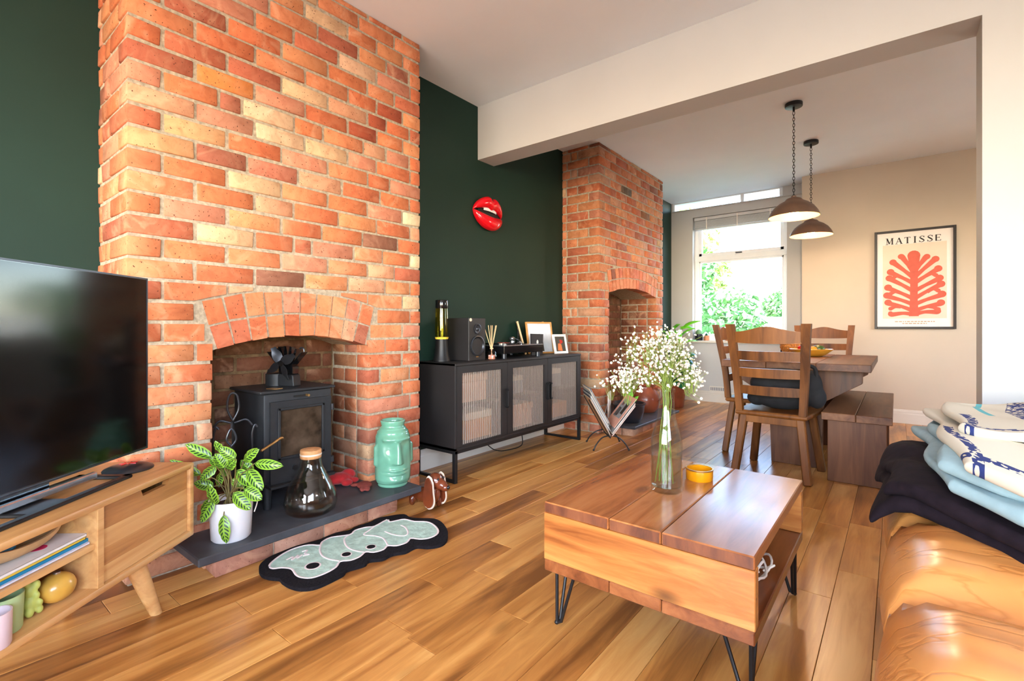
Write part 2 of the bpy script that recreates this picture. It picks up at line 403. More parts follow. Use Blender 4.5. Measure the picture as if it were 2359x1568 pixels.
# ---------------------------------------------------------------- chimney breasts, brick by brick
PAL = [((196, 120, 82), 6), ((191, 110, 71), 6), ((185, 101, 66), 5), ((199, 129, 87), 4), ((178, 98, 70), 3), ((168, 92, 68), 2), ((197, 140, 108), 3), ((190, 122, 96), 3), ((155, 91, 70), 1), ((201, 161, 124), 0.45), ((140, 84, 64), 0.5)]
PALW = [w for c, w in PAL]
def tone(r, dark=1.0, soot=0.0):
    c = r.choices(PAL, PALW)[0][0]; j = r.uniform(.94, 1.03)*dark
    c = [min(255, v*j) for v in c]
    if soot: c = [v*(1-soot)+s*soot for v, s in zip(c, (64, 42, 28))]
    l = lin(c); return (l[0], l[1], l[2], r.choice((.15, .4, .8, 1)))
PALE = (240, 200, 150); REDB = (176, 84, 56); ORNG = (232, 140, 76); BROWN = (150, 96, 74)
# bricks of a notable colour on the big breast: (Y, Z) of the brick's place and its colour
SPOT = [(1.93, 1.37, (244, 214, 172)), (1.85, 1.60, (246, 216, 176)), (1.02, 1.90, (240, 196, 158)), (1.45, 2.37, (236, 186, 150)),
        (.70, 1.74, (232, 170, 120)), (1.75, 1.46, BROWN), (1.22, 1.20, BROWN), (1.50, 2.05, REDB), (1.62, 2.12, REDB), (1.80, 2.2, REDB), (.95, 1.83, (206, 140, 112)), (1.12, 1.74, (206, 124, 98)), (.86, 2.0, ORNG), (1.6, 1.8, ORNG)]
def brick(parent, lo, hi, col, r, bev=.0035):
    """one slightly uneven brick with worn arrises"""
    lo = Vector(lo); hi = Vector(hi); c = (lo+hi)/2; s_ = (hi-lo)
    b = B(); b.box(-s_/2, s_/2)
    b.jitter(.0022, r)
    bmesh.ops.bevel(b.bm, geom=list(b.bm.edges), offset=min(bev, min(s_)*.3), segments=1, affect='EDGES')
    return put('brick', b.mesh('brick', 'brick', True, 50), parent, c, color=col)
def cut_brick(parent, pts, xlo, xhi, col, r):
    """brick cut to an outline in the (Y, Z) plane"""
    cy = sum(p[0] for p in pts)/len(pts); cz = sum(p[1] for p in pts)/len(pts); cx_ = (xlo+xhi)/2
    b = B(); b.prism([(p[0]-cy, p[1]-cz) for p in pts], xlo-cx_, xhi-cx_, 'x')
    b.bevel(.004, 1, 40)
    return put('brick', b.mesh('brick', 'brick', True, 50), parent, (cx_, cy, cz), color=col)
def breast(name, label, Xf, Y0, Y1, Xback, N0, N1, zs, zap, seed, spots, niche_back, J=.0135, BL=.2365):
    r = random.Random(seed)
    root = thing(name, label, 'chimney breast', (0, 0, 0), kind='structure')
    Yc = (N0+N1)/2; hw = (N1-N0)/2; rise = zap-zs; R = (hw*hw+rise*rise)/(2*rise); zc = zap-R
    arc = lambda y, RR: zc+sqrt(max(RR*RR-(y-Yc)**2, 0))
    # mortar body: an outline with the arched opening, run back to the wall
    m = .006
    out = [(Y0+m, 0), (N0-m, 0), (N0-m, zs)] + [(N0+(N1-N0)*k/14, arc(N0+(N1-N0)*k/14, R)+m) for k in range(1, 14)] + [(N1+m, zs), (N1+m, 0), (Y1-m, 0), (Y1-m, CEIL-.001), (Y0+m, CEIL-.001)]
    B().prism(out, Xback, Xf-m, 'x').obj('mortar', 'mortar', root, smooth=False)
    B().box((niche_back-.1, N0-.02, 0), (niche_back-.006, N1+.02, zap+.03)).box((niche_back-.05, N0-.02, zap+.1), (Xf-.03, N1+.02, zap+.12)).obj('niche_mortar', 'sooty_mortar', root, smooth=False)
    # arch: two rings of bricks on edge
    R1 = R+.1; R2 = R+.21; ha = math.asin((hw+.012)/R1)
    for ri, (ra, rb, n) in enumerate(((R+.002, R1, max(8, int(round(2*ha*R1/.082)))), (R1+.011, R2, max(9, int(round(2*ha*R1/.078)))))):
        hh = ha if ri == 0 else ha*1.0
        for k in range(n):
            a0 = -hh+2*hh*k/n+.0055/R1; a1 = -hh+2*hh*(k+1)/n-.0055/R1
            pts = [(Yc+ra*sin(a0), zc+ra*cos(a0)), (Yc+ra*sin(a1), zc+ra*cos(a1)), (Yc+rb*sin(a1), zc+rb*cos(a1)), (Yc+rb*sin(a0), zc+rb*cos(a0))]
            pts = [(p[0]+r.uniform(-.002, .002), p[1]+r.uniform(-.003, .003)) for p in pts]
            c = tone(r); 
            cut_brick(root, pts, Xf-.11, Xf+r.uniform(-.003, .003), c, r)
    # courses on the face
    nrow = int(CEIL/CH)+1; prev = []
    for k in range(nrow):
        z0 = k*CH+J/2; z1 = min((k+1)*CH-J/2, CEIL-.002)
        if z1-z0 < .012: continue
        spans = []
        y = Y0; long = (k % 2 == 0)
        first = BL-J if long else (BL-J)/2-J/4
        e = y+first; L = []
        while True:
            L.append((y, min(e, Y1)))
            if e >= Y1-.03: L[-1] = (y, Y1); break
            y = e+J; q = r.random()
            e = y + (BL-J if q > .13 else (BL-J)*r.choice((.5, .5, .36)))
            for _ in range(2):
                if any(abs(e+J/2-q2) < .04 for q2 in prev): e -= .055 if e-y > .16 else -.055
            if Y1-e < .07 and Y1-e > 0: e = Y1-.085 if Y1-.085-y > .06 else Y1
        prev = [b2+J/2 for a, b2 in L[:-1]]
        if z1 < zs-.02:
            lf = [(a, min(b2, N0)) for a, b2 in L if a < N0-.002]; rt = [(max(a, N1), b2) for a, b2 in L if b2 > N1+.002]
            if len(lf) > 1 and lf[-1][1]-lf[-1][0] < .055: lf.pop()
            lf[-1] = (lf[-1][0], N0)
            if len(rt) > 1 and rt[0][1]-rt[0][0] < .055: rt.pop(0)
            rt[0] = (N1, rt[0][1]); L = lf+rt
        for (a, b2) in L:
            corner = a <= Y0+1e-6
            col = tone(r, dark=1.0 if Xf < -2.2 else .93)
            for (sy, sz, scol) in spots:
                if a < sy < b2 and z0-J < sz < z1+J: l = lin([v*.85 for v in scol]); col = (l[0], l[1], l[2], .3)
            px = r.uniform(-.0035, .0035)
            depth = .105
            if corner and not long: depth = .225
            # portion against the opening / the arch
            if z1 < zs-.02:
                segs = []
                if a < N0: segs.append((a, min(b2, N0)))
                if b2 > N1: segs.append((max(a, N1), b2))
                for (p, q2) in segs:
                    if q2-p > .022: brick(root, (Xf-depth, p, z0), (Xf+px, q2, z1), col, r)
                continue
            ylim = math.tan(ha)*((z0+z1)/2-zc)+.012
            low = lambda yy: (arc(yy, R2)+.011) if abs(yy-Yc) < ylim else 0
            if all(low(a+(b2-a)*t/6) <= z0+.001 for t in range(7)):
                brick(root, (Xf-depth, a, z0), (Xf+px, b2, z1), col, r); continue
            run = []; runs = []
            ns = 16
            for t in range(ns+1):
                yy = a+(b2-a)*t/ns; l_ = max(z0, low(yy))
                if z1-l_ > .014: run.append((yy, l_))
                else:
                    if len(run) > 1: runs.append(run)
                    run = []
            if len(run) > 1: runs.append(run)
            for run in runs:
                if run[-1][0]-run[0][0] < .03: continue
                # keep only the corner points of the lower edge
                keep = [run[0]]
                for i in range(1, len(run)-1):
                    if abs(run[i][1]-run[i-1][1]-(run[i+1][1]-run[i][1])) > .002 or i % 4 == 0: keep.append(run[i])
                keep.append(run[-1])
                # a jump beside the arch end: split there
                cut_brick(root, keep+[(run[-1][0], z1), (run[0][0], z1)], Xf-.1, Xf+px, col, r)
        # near side of the breast
        xs = Xf-(.105 if long else .225)-J; first = True
        while xs > Xback+.03:
            q = .5 if (first and not long) else 1.0
            xe = max(xs-(BL-J)*q*(1 if r.random() > .2 else .55), Xback+.001)
            if xe-Xback < .03: xe = Xback+.001
            brick(root, (xe, Y0+r.uniform(-.003, .003), z0), (xs, Y0+.06, z1), tone(r, .95), r)
            xs = xe-J; first = False
        # niche: far side and back
        if z1 < zap+.06:
            soot = .22 if z0 < zs*.55 else .4
            x0 = Xf-.105-J if (k % 2) else Xf-.225-J
            if not (k % 2): brick(root, (Xf-.225, N1, z0), (Xf-.105-J, N1+.06, z1), tone(r, .95, soot*.4), r)
            while x0 > niche_back+.02:
                xe = max(x0-(BL-J), niche_back+.004)
                brick(root, (xe, N1+r.uniform(-.004, .004), z0), (x0, N1+.06, z1), tone(r, .9, soot), r); x0 = xe-J
            y = N0+.003+(0 if k % 2 else -.1)
            while y < N1-.02:
                e = min(y+BL-J, N1-.004); a = max(y, N0+.003)
                if e-a > .025: brick(root, (niche_back-.06, a, z0), (niche_back+r.uniform(-.003, .004), e, z1), tone(r, .85, soot*1.4), r)
                y = e+J
    return root
breast('chimney_breast', 'tall bare orange brick chimney breast around the stove', X1, BY0, BY1, XL0, .83, 1.60, .872, .932, 11, SPOT, -2.61)
breast('chimney_breast', 'far brick chimney breast with an empty arched fireplace in the dining area', X2, CY0, CY1, XL1-.04, 4.214, 5.378, 1.305, 1.375, 23, [(4.5, 2.35, (104, 84, 66)), (4.35, 2.0, (190, 120, 80)), (5.0, 2.2, (150, 96, 66))], -2.585)

# hearths
def dusty(r):
    c = [v*.55+s*.45 for v, s in zip(r.choices(PAL, PALW)[0][0], (176, 150, 132))]; l = lin(c); return (l[0], l[1], l[2], 1)
def hearth(name, label, xb, xf, y0, y1, zslab, zt, seed, over, mats=.03, chips=True, rot=0):
    r = random.Random(seed); root = thing(name, label, 'hearth', (0, 0, 0))
    B().box((xb, y0+over+.01, 0), (xf-over-.008, y1-over-.01, zslab)).obj('mortar', 'mortar', root, smooth=False)
    y = y0+over
    while y < y1-over-.03:
        e = min(y+.225, y1-over)
        brick(root, (xf-over-.1, y, .002), (xf-over+r.uniform(-.002, .002), e, zslab-.003), dusty(r), r); y = e+.008
    x = xf-over-.108
    while x > xb+.05:
        e = max(x-.22, xb); brick(root, (e, y0+over-.001, .002), (x, y0+over+.05, zslab-.003), dusty(r), r); x = e-.008
        if e <= xb: break
    B().box((xb, y0, zslab), (xf, y1, zt), .004).obj('slab', 'slate', root, smooth=False, label='dark slate slab')
    return root
hearth('hearth', 'slate slab hearth on a brick plinth in front of the stove', -2.62, -1.985, .683, 1.742, .098, .13, 5, .088)
hearth('hearth', 'slate topped brick hearth of the far fireplace', -2.58, -1.80, 4.03, 5.14, .075, .10, 6, .05)
# ---------------------------------------------------------------- more materials
plain('black_metal', (30, 29, 30), .42, metal=.3, var=.05, scale=20)
plain('cabinet_black', (38, 35, 35), .5, var=.06, scale=6, spec=.4)
plain('stove_iron', (44, 45, 48), .5, metal=.35, var=.06, scale=30, bump=.03)
plain('gloss_black', (16, 16, 18), .12, var=0, coat=.4)
plain('screen', (7, 6, 7), .1, var=0, spec=.3)
plain('silver', (190, 192, 198), .25, metal=.9, var=.03)
plain('steel_dark', (70, 72, 78), .3, metal=.8, var=.05)
plain('brass', (196, 152, 96), .3, metal=.85, var=.05)
plain('cork', (206, 150, 98), .7, var=.1, scale=60)
plain('celadon', (106, 160, 134), .16, var=.1, scale=7, coat=.5)
plain('white_ceramic', (226, 224, 226), .3, var=.02)
plain('soil', (48, 34, 24), .9, var=.2, scale=60)
plain('red_cloth', (168, 24, 30), .85, var=.1, scale=40, sheen=.2)
plain('dark_cloth', (40, 36, 38), .9, var=.1, scale=40)
plain('brick_red_cloth', (140, 62, 54), .9, var=.1, scale=50)
plain('polished_brown', (112, 52, 28), .2, var=.18, scale=8, coat=.5)
plain('pale_edge', (226, 206, 186), .4, var=.03)
plain('rug_black', (24, 22, 26), .95, var=.1, scale=90, bump=.5, spec=.2)
plain('rug_mint', (176, 204, 190), .95, var=.09, scale=34, bump=.5)
plain('rug_white', (228, 214, 214), .95, var=.03, scale=50)
plain('lip_red', (214, 12, 30), .14, var=0, coat=.6)
plain('mouth_black', (10, 8, 8), .6, var=0)
plain('paper_white', (236, 228, 222), .6, var=.01)
plain('print_black', (34, 30, 30), .6, var=0)
plain('coral_print', (204, 92, 72), .6, var=.04, scale=20)
plain('print_beige', (226, 206, 186), .6, var=.01)
plain('dark_frame', (36, 28, 26), .4, var=.05)
plain('gold_frame', (196, 140, 72), .35, var=.08, scale=30)
plain('bronze_shade', (116, 90, 76), .38, metal=.5, var=.08, scale=14)
plain('amber_inside', (206, 146, 92), .35, metal=.25, var=.05)
plain('bulb_glow', (255, 214, 150), .3, var=0, emit=(255, 205, 130), estr=26)
plain('amber_glass', (226, 150, 16), .12, var=.04, coat=.4, trans=.35)
plain('reed', (222, 186, 140), .7, var=.05)
plain('brown_card', (176, 132, 92), .7, var=.06, scale=30)
plain('black_fabric', (24, 23, 26), .85, var=.15, scale=20, bump=.2)
plain('plum_fleece', (30, 22, 29), .95, var=.14, scale=26, bump=.3, spec=.15)
plain('blue_cotton', (146, 172, 180), .9, var=.06, scale=20, bump=.15)
plain('terracotta', (134, 66, 42), .35, var=.12, scale=10, coat=.3)
plain('navy_pot', (34, 37, 46), .3, var=.06, coat=.2)
plain('leaf_dark', (24, 92, 56), .4, var=.15, scale=20)
plain('leaf_bright', (106, 190, 40), .4, var=.12, scale=20)
plain('leaf_pink', (206, 40, 84), .45, var=.1)
plain('stem_green', (104, 120, 44), .6, var=.1)
plain('stem_brown', (120, 104, 58), .6, var=.1)
plain('blossom_white', (206, 197, 182), .7, var=.03)
plain('fruit_red', (190, 32, 26), .25, var=.1, coat=.3)
plain('fruit_green', (58, 84, 32), .3, var=.15, coat=.3)
plain('fruit_orange', (232, 136, 24), .4, var=.1)
plain('bowl_yellow', (226, 158, 50), .3, var=.08, scale=12, coat=.3)
plain('wicker', (204, 130, 58), .6, var=.3, scale=120, bump=.6)
plain('beige_clay', (190, 154, 108), .55, var=.1, scale=20)
plain('teal_paint', (26, 120, 160), .4, var=.1)
plain('candle_green', (172, 196, 140), .45, var=.05, scale=8)
plain('candle_mint', (128, 176, 150), .4, var=.05)
plain('wax_green', (196, 204, 104), .5, var=.08, scale=15)
plain('candle_pink', (226, 204, 208), .45, var=.05)
plain('gourd_yellow', (214, 164, 70), .3, var=.18, scale=10, coat=.3)
plain('cactus', (120, 160, 110), .7, var=.15, scale=60)
plain('copper_pot', (206, 140, 100), .4, metal=.3, var=.06)
plain('cable_white', (226, 216, 206), .5, var=.02)
plain('walnut_box', (132, 72, 36), .4, var=.15, scale=12)
plain('blind_slat', (206, 206, 208), .5, var=.02)
for nm, c in (('mag_white', (236, 230, 226)), ('mag_yellow', (228, 196, 70)), ('mag_blue', (24, 128, 168)), ('mag_plain', (232, 228, 240)), ('mag_pink', (212, 44, 96)), ('sleeve_grey', (150, 148, 146)), ('sleeve_dark', (52, 50, 56)), ('sleeve_cream', (222, 200, 172)), ('sleeve_peach', (232, 168, 142)), ('sleeve_blue', (96, 112, 132)), ('sleeve_white', (224, 220, 216)), ('photo_blue', (206, 212, 220)), ('photo_dark', (56, 50, 40)), ('photo_orange', (232, 110, 44)), ('photo_skin', (214, 150, 116)), ('photo_hair', (48, 32, 26)), ('box_orange', (206, 128, 52)), ('box_peach', (214, 160, 128)), ('box_grey', (126, 130, 138))):
    plain(nm, c, .5, var=.03, scale=30)
# leather with creases
m, nt, b = newmat('tan_leather')
ge = N(nt, 'ShaderNodeTexCoord')
n1 = N(nt, 'ShaderNodeTexNoise'); n1.inputs['Scale'].default_value = 3; n1.inputs['Detail'].default_value = 5
nt.links.new(ge.outputs['Object'], n1.inputs['Vector'])
r1 = ramp(nt, n1.outputs['Fac'], [(.3, lin((202, 126, 62))), (.5, lin((218, 146, 78))), (.72, lin((226, 160, 96)))])
mp = N(nt, 'ShaderNodeMapping'); mp.inputs['Scale'].default_value = (3.2, 10, 6); nt.links.new(ge.outputs['Object'], mp.inputs['Vector'])
nd = N(nt, 'ShaderNodeTexNoise'); nd.inputs['Scale'].default_value = 1.6; nd.inputs['Detail'].default_value = 3; nt.links.new(mp.outputs[0], nd.inputs['Vector'])
ad = N(nt, 'ShaderNodeVectorMath', operation='MULTIPLY_ADD'); nt.links.new(nd.outputs['Color'], ad.inputs[0]); ad.inputs[1].default_value = (1.3, 1.3, 1.3); nt.links.new(mp.outputs[0], ad.inputs[2])
vo = N(nt, 'ShaderNodeTexVoronoi', feature='DISTANCE_TO_EDGE'); vo.inputs['Scale'].default_value = .9; nt.links.new(ad.outputs[0], vo.inputs['Vector'])
vr = ramp(nt, vo.outputs['Distance'], [(0, (0, 0, 0, 1)), (.05, (.8, .8, .8, 1)), (.2, (1, 1, 1, 1))])
cc = mixc(nt, 1.0, r1.outputs[0], ramp(nt, vr.outputs[0], [(0, (.82, .74, .64, 1)), (.6, (1, 1, 1, 1))]).outputs[0], 'MULTIPLY')
nt.links.new(cc, b.inputs['Base Color']); b.inputs['Roughness'].default_value = .34; b.inputs['Coat Weight'].default_value = .15; b.inputs['Coat Roughness'].default_value = .2
bp = N(nt, 'ShaderNodeBump'); bp.inputs['Strength'].default_value = .16; bp.inputs['Distance'].default_value = .004; nt.links.new(vr.outputs[0], bp.inputs['Height']); nt.links.new(bp.outputs[0], b.inputs['Normal'])
# striped prayer-plant leaf: U across (-1..1 stored 0..1), V along the leaf
m, nt, b = newmat('striped_leaf')
uv = N(nt, 'ShaderNodeUVMap'); uv.uv_map = 'UVMap'
sp = N(nt, 'ShaderNodeSeparateXYZ'); nt.links.new(uv.outputs[0], sp.inputs[0])
def mth(op, a, bb=None, c=None):
    n = N(nt, 'ShaderNodeMath', operation=op)
    for i, s_ in enumerate((a, bb, c)):
        if s_ is None: continue
        if hasattr(s_, 'links'): nt.links.new(s_, n.inputs[i])
        else: n.inputs[i].default_value = s_
    return n.outputs[0]
au = mth('ABSOLUTE', mth('MULTIPLY_ADD', sp.outputs[0], 2.0, -1.0))
ph = mth('SUBTRACT', mth('MULTIPLY', sp.outputs[1], 7.5), mth('MULTIPLY', mth('POWER', au, 1.3), 1.5))
sn = mth('SINE', mth('MULTIPLY', ph, 6.2832))
st = ramp(nt, mth('MULTIPLY_ADD', sn, .5, .5), [(.40, (0, 0, 0, 1)), (.52, (1, 1, 1, 1))])
edge = ramp(nt, au, [(.1, (0, 0, 0, 1)), (.16, (1, 1, 1, 1)), (.72, (1, 1, 1, 1)), (.8, (0, 0, 0, 1))])
fc = mth('MULTIPLY', st.outputs[0], edge.outputs[0])
cl = mixc(nt, fc, lin((128, 172, 50)), lin((16, 52, 28)))
nt.links.new(cl, b.inputs['Base Color']); b.inputs['Roughness'].default_value = .35
# cream throw with navy bands and a teal line, flat woven print along the object's own axes
m, nt, b = newmat('printed_throw')
uv = N(nt, 'ShaderNodeUVMap'); uv.uv_map = 'UVMap'; sp = N(nt, 'ShaderNodeSeparateXYZ'); nt.links.new(uv.outputs[0], sp.inputs[0])
def band(s_, lo, hi): return mth('MULTIPLY', mth('GREATER_THAN', s_, lo), mth('LESS_THAN', s_, hi))
nz = N(nt, 'ShaderNodeTexNoise'); nz.inputs['Scale'].default_value = 42; nz.inputs['Detail'].default_value = 1; nt.links.new(uv.outputs[0], nz.inputs['Vector'])
speck = mth('LESS_THAN', nz.outputs['Fac'], .56)
far = mth('GREATER_THAN', sp.outputs[1], .42); near_ = mth('LESS_THAN', sp.outputs[1], .42)
bands = mth('MAXIMUM', mth('MULTIPLY', band(sp.outputs[0], .26, .42), far), mth('MAXIMUM', band(sp.outputs[1], .05, .085), mth('MULTIPLY', band(sp.outputs[0], .025, .06), near_)))
navy = mth('MULTIPLY', bands, speck)
teal = mth('MULTIPLY', band(sp.outputs[0], .13, .155), far)
c1 = mixc(nt, navy, lin((214, 206, 188)), lin((34, 50, 110)))
c2 = mixc(nt, teal, c1, lin((92, 178, 188)))
nt.links.new(c2, b.inputs['Base Color']); b.inputs['Roughness'].default_value = .9
# ribbed cabinet glass: clear in the valleys, milky on the flanks of the ribs
m, nt, b = newmat('fluted_glass')
out = nt.nodes['Material Output']
tr = N(nt, 'ShaderNodeBsdfTransparent'); tr.inputs[0].default_value = (.95, .93, .91, 1)
df = N(nt, 'ShaderNodeBsdfDiffuse'); df.inputs[0].default_value = lin((168, 154, 144))
gl = N(nt, 'ShaderNodeBsdfGlossy'); gl.inputs['Roughness'].default_value = .1
ge = N(nt, 'ShaderNodeNewGeometry'); sx_ = N(nt, 'ShaderNodeSeparateXYZ'); nt.links.new(ge.outputs['True Normal'], sx_.inputs[0])
fc = mth('MULTIPLY_ADD', mth('ABSOLUTE', sx_.outputs[1]), .95, .02)
mx = N(nt, 'ShaderNodeMixShader'); nt.links.new(fc, mx.inputs[0]); nt.links.new(tr.outputs[0], mx.inputs[1]); nt.links.new(df.outputs[0], mx.inputs[2])
mx2 = N(nt, 'ShaderNodeMixShader'); mx2.inputs[0].default_value = .07; nt.links.new(mx.outputs[0], mx2.inputs[1]); nt.links.new(gl.outputs[0], mx2.inputs[2])
nt.links.new(mx2.outputs[0], out.inputs['Surface'])
glass('smoke_glass', (250, 248, 245), .02, 1.5)
glass('green_glass', (250, 253, 251), .02, 1.5)
glass('pale_glass', (228, 214, 208), .02, 1.5)
glass('lamp_glass', (236, 232, 170), .02, 1.45)
glass('water', (248, 246, 240), .0, 1.33)
plain('stove_glass', (74, 60, 48), .12, var=.35, scale=9, spec=.6)

def CW(R_, F_, z=0):
    """point given as right / forward of the viewpoint's ground position"""
    return Vector((-sin(YAW)*F_+cos(YAW)*R_, cos(YAW)*F_+sin(YAW)*R_, z))
def roundslab(b, fn, sx, sy, th, r=None, nx=14, ny=14, top=None, bot=None, uvn=None):
    """pillow-edged slab; fn maps local (x, y, z) to space, top(u, v) adds height"""
    r = r or th/2
    def ticks(L, n):
        e = [r*(1-cos(pi/2*k/4)) for k in range(4)]
        return e + [r+(L-2*r)*k/n for k in range(n+1)] + [L-q for q in e[::-1]]
    def h(d): d = min(max(d/r, 0), 1); return th/2*sqrt(max(1-(1-d)**2, 0))
    tx, ty = ticks(sx, nx), ticks(sy, ny); T = []; Bm = []
    uvl = b.bm.loops.layers.uv.new('UVMap') if uvn else None
    info = {}
    for x_ in tx:
        rt, rb = [], []
        for y_ in ty:
            d = min(x_, sx-x_, y_, sy-y_); hh = h(d); u, v = x_/sx, y_/sy
            dt = top(u, v)*min(d/r, 1) if top else 0; db = bot(u, v) if bot else 0
            vt = b.bm.verts.new(fn(x_-sx/2, y_-sy/2, hh+dt)); info[vt] = (u, v)
            vb = vt if hh < 1e-6 else b.bm.verts.new(fn(x_-sx/2, y_-sy/2, -hh+db)); info[vb] = (u, v)
            rt.append(vt); rb.append(vb)
        T.append(rt); Bm.append(rb)
    for G in (T, Bm):
        for i in range(len(tx)-1):
            for j in range(len(ty)-1):
                q = (G[i][j], G[i+1][j], G[i+1][j+1], G[i][j+1])
                if len(set(q)) < 4 or (G is Bm and all(a in T[i]+T[i+1] for a in q)): continue
                try: f = b.bm.faces.new(q)
                except ValueError: continue
                if uvl:
                    for l in f.loops: l[uvl].uv = info[l.vert]
    return b
def wavy(seed, amp, fx=3, fy=3):
    rr = random.Random(seed); ks = [(rr.uniform(.5, fx), rr.uniform(.5, fy), rr.uniform(0, 6.28), rr.uniform(.4, 1)) for _ in range(6)]
    return lambda u, v: amp*sum(k[3]*sin(6.28*(k[0]*u+k[1]*v)+k[2]) for k in ks)/3

# ---------------------------------------------------------------- sofa
sofa = thing('sofa', 'tan leather sofa with creased seat cushions in the foreground', 'sofa', (.45, 1.0, 0))
B().box((-.40, -1.85, .06), (.50, 1.36, .30), .03, 3).obj('base', 'tan_leather', sofa)
B().box((.32, -1.88, .06), (.62, 1.38, .80), .08, 4).obj('backrest', 'tan_leather', sofa)
cb = [-1.85, -.95, -.15, .27, .745, 1.37]
for i in range(5):
    y0, y1 = cb[i], cb[i+1]; w_ = wavy(i+40, .003, 1.6, 1.0)
    bb = B()
    roundslab(bb, lambda x_, y_, z_: Vector((-.04+x_-.012*(1-abs(2*y_/(y1-y0))**2.0), (y0+y1)/2+y_, .335+z_*1.0)), .86, y1-y0+.012, .25, r=.115, nx=24, ny=14, top=lambda u, v: w_(u, v)+.022*(1-(2*v-1)**2)*(1-(2*u-1)**6)-.016*u+.0012*sin(34*v+5*u+2*sin(7*u)))
    bb.obj('seat_cushion', 'tan_leather', sofa, ang=80)
for sx in (-.33, .5):
    for sy in (-1.75, 1.28): B().cyl((sx, sy, 0), .022, .07, 12).obj('leg', 'dark_walnut', sofa)

# ---------------------------------------------------------------- folded blankets on the sofa
def blanket(name, label, mat, layers, seed, uv=False):
    root = thing(name, label, 'blanket', (0, 0, 0))
    for k, (cx_, cy_, zc_, sx, sy, th, rz, droop, shear) in enumerate(layers):
        w_ = wavy(seed+k, .014, 2.6, 2.6)
        def fn(x_, y_, z_):
            X_ = cx_+x_*cos(rz)-y_*sin(rz); Y_ = cy_+x_*sin(rz)+y_*cos(rz)
            Y_ -= min(1.2*(x_+sx/2), shear)*(.5-y_/sy)
            X_ += .014*sin(13*Y_+k*2); Y_ += .016*sin(11*X_+k*2)
            e = max(0, .05-X_); dz = -droop*e*e*9
            e2 = max(0, 1.72-Y_); dz -= .12*e2
            return Vector((X_, Y_, zc_+z_+dz))
        bb = B(); roundslab(bb, fn, sx, sy, th, r=th/2, nx=22, ny=20, top=w_, uvn=uv)
        bb.obj('fold', mat, root, ang=80)
    return root
blanket('folded_blanket', 'dark plum fleece blanket folded at the bottom of the pile on the sofa', 'plum_fleece', [(.29, 2.06, .502, .68, .60, .044, .0, .8, .34), (.30, 2.03, .545, .66, .58, .042, .03, .7, .30)], 60)
blanket('folded_throw', 'pale blue cotton throw folded between the dark and the cream blankets', 'blue_cotton', [(.36, 1.96, .600, .58, .74, .034, .04, .3, .16), (.375, 1.98, .634, .56, .70, .028, .0, .3, .12)], 70)
blanket('folded_throw', 'cream throw with navy bands on top of the folded pile', 'printed_throw', [(.40, 1.93, .668, .60, .78, .030, .03, .3, .14), (.42, 2.06, .700, .58, .56, .026, .0, .2, .05)], 80, True)

# ---------------------------------------------------------------- coffee table
wood('end_grain', [(62, 28, 14), (92, 46, 24), (112, 60, 32), (128, 74, 42)], .45, (30, 30, 8), 1.0, rand=.1)
ct = thing('coffee_table', 'low reclaimed pine coffee table on black hairpin legs', 'coffee table', (-.582, 1.685, 0))
hx, hy = .312, .385
xs = [-hx, -.082, .076, hx]
for k in range(3):
    tp = B().box((xs[k]+.001, -hy, .376), (xs[k+1]-.001, hy, .411), .003).obj('top_plank', 'table_pine_dark' if k == 2 else 'table_pine_top', ct, smooth=False)
    for ye in (-hy-.0012, hy+.0002): B().box((xs[k]+.005, ye, .3795), (xs[k+1]-.005, ye+.001, .4075)).obj('end_grain', 'end_grain', tp, smooth=False, label='dark end grain')
    B().box((xs[k]+.001, -hy, .19), (xs[k+1]-.001, hy, .225), .003).obj('base_plank', 'table_pine_dark', ct, smooth=False)
def sidepanel(y, nm):
    o = B().box((-.018, -hx, -.0745), (.018, hx, .0745), .002).obj(nm, 'table_pine', ct, smooth=False); o.location = (0, y, .3005); o.rotation_euler = (0, 0, pi/2); return o
sidepanel(-hy+.018, 'side_panel'); sidepanel(hy-.018, 'side_panel')
B().box((-.02, -hy+.04, .226), (0, hy-.04, .375)).obj('divider', 'table_pine_dark', ct, smooth=False)
def hairpin(cx_, cy_, sx, sy, h_=.19):
    b = B()
    for (dx, dy) in ((.0, .07*-sy), (.07*-sx, 0)):
        pts = [(cx_+dx, cy_+dy, h_), (cx_+dx*.15-.004*sx, cy_+dy*.15-.004*sy, .012), (cx_, cy_, .006)]
        b.tube(pts, .0055, 8)
    b.tube([(cx_+.001, cy_, h_), (cx_+.001, cy_+.001, .006)], .0055, 8); b.ball((cx_, cy_, .007), .0075, 8, 6)
    b.box((min(cx_, cx_-.085*sx), min(cy_, cy_-.085*sy), h_-.003), (max(cx_, cx_-.085*sx), max(cy_, cy_-.085*sy), h_))
    return b
for sx in (-1, 1):
    for sy in (-1, 1): hairpin(sx*(hx-.02), sy*(hy-.045), sx, sy).obj('hairpin_leg', 'black_metal', ct)
cbl = B(); rr = random.Random(4); pts = []
for k in range(46):
    a = k*.62; pts.append((.235+.055*cos(a)*(.6+.4*sin(k*.9))+.02*sin(k), -.12+.15*sin(a*.5)+.05*cos(a*1.3), .232+.012*(1+sin(k*1.7))+.0007*k))
cbl.tube(bez(pts, 3), .0035, 6)
o = cbl.obj('cable', 'cable_white'); tag(o, 'tangle of white cable inside the open coffee table', 'cable'); o.location = (-.582, 1.685, -.003)

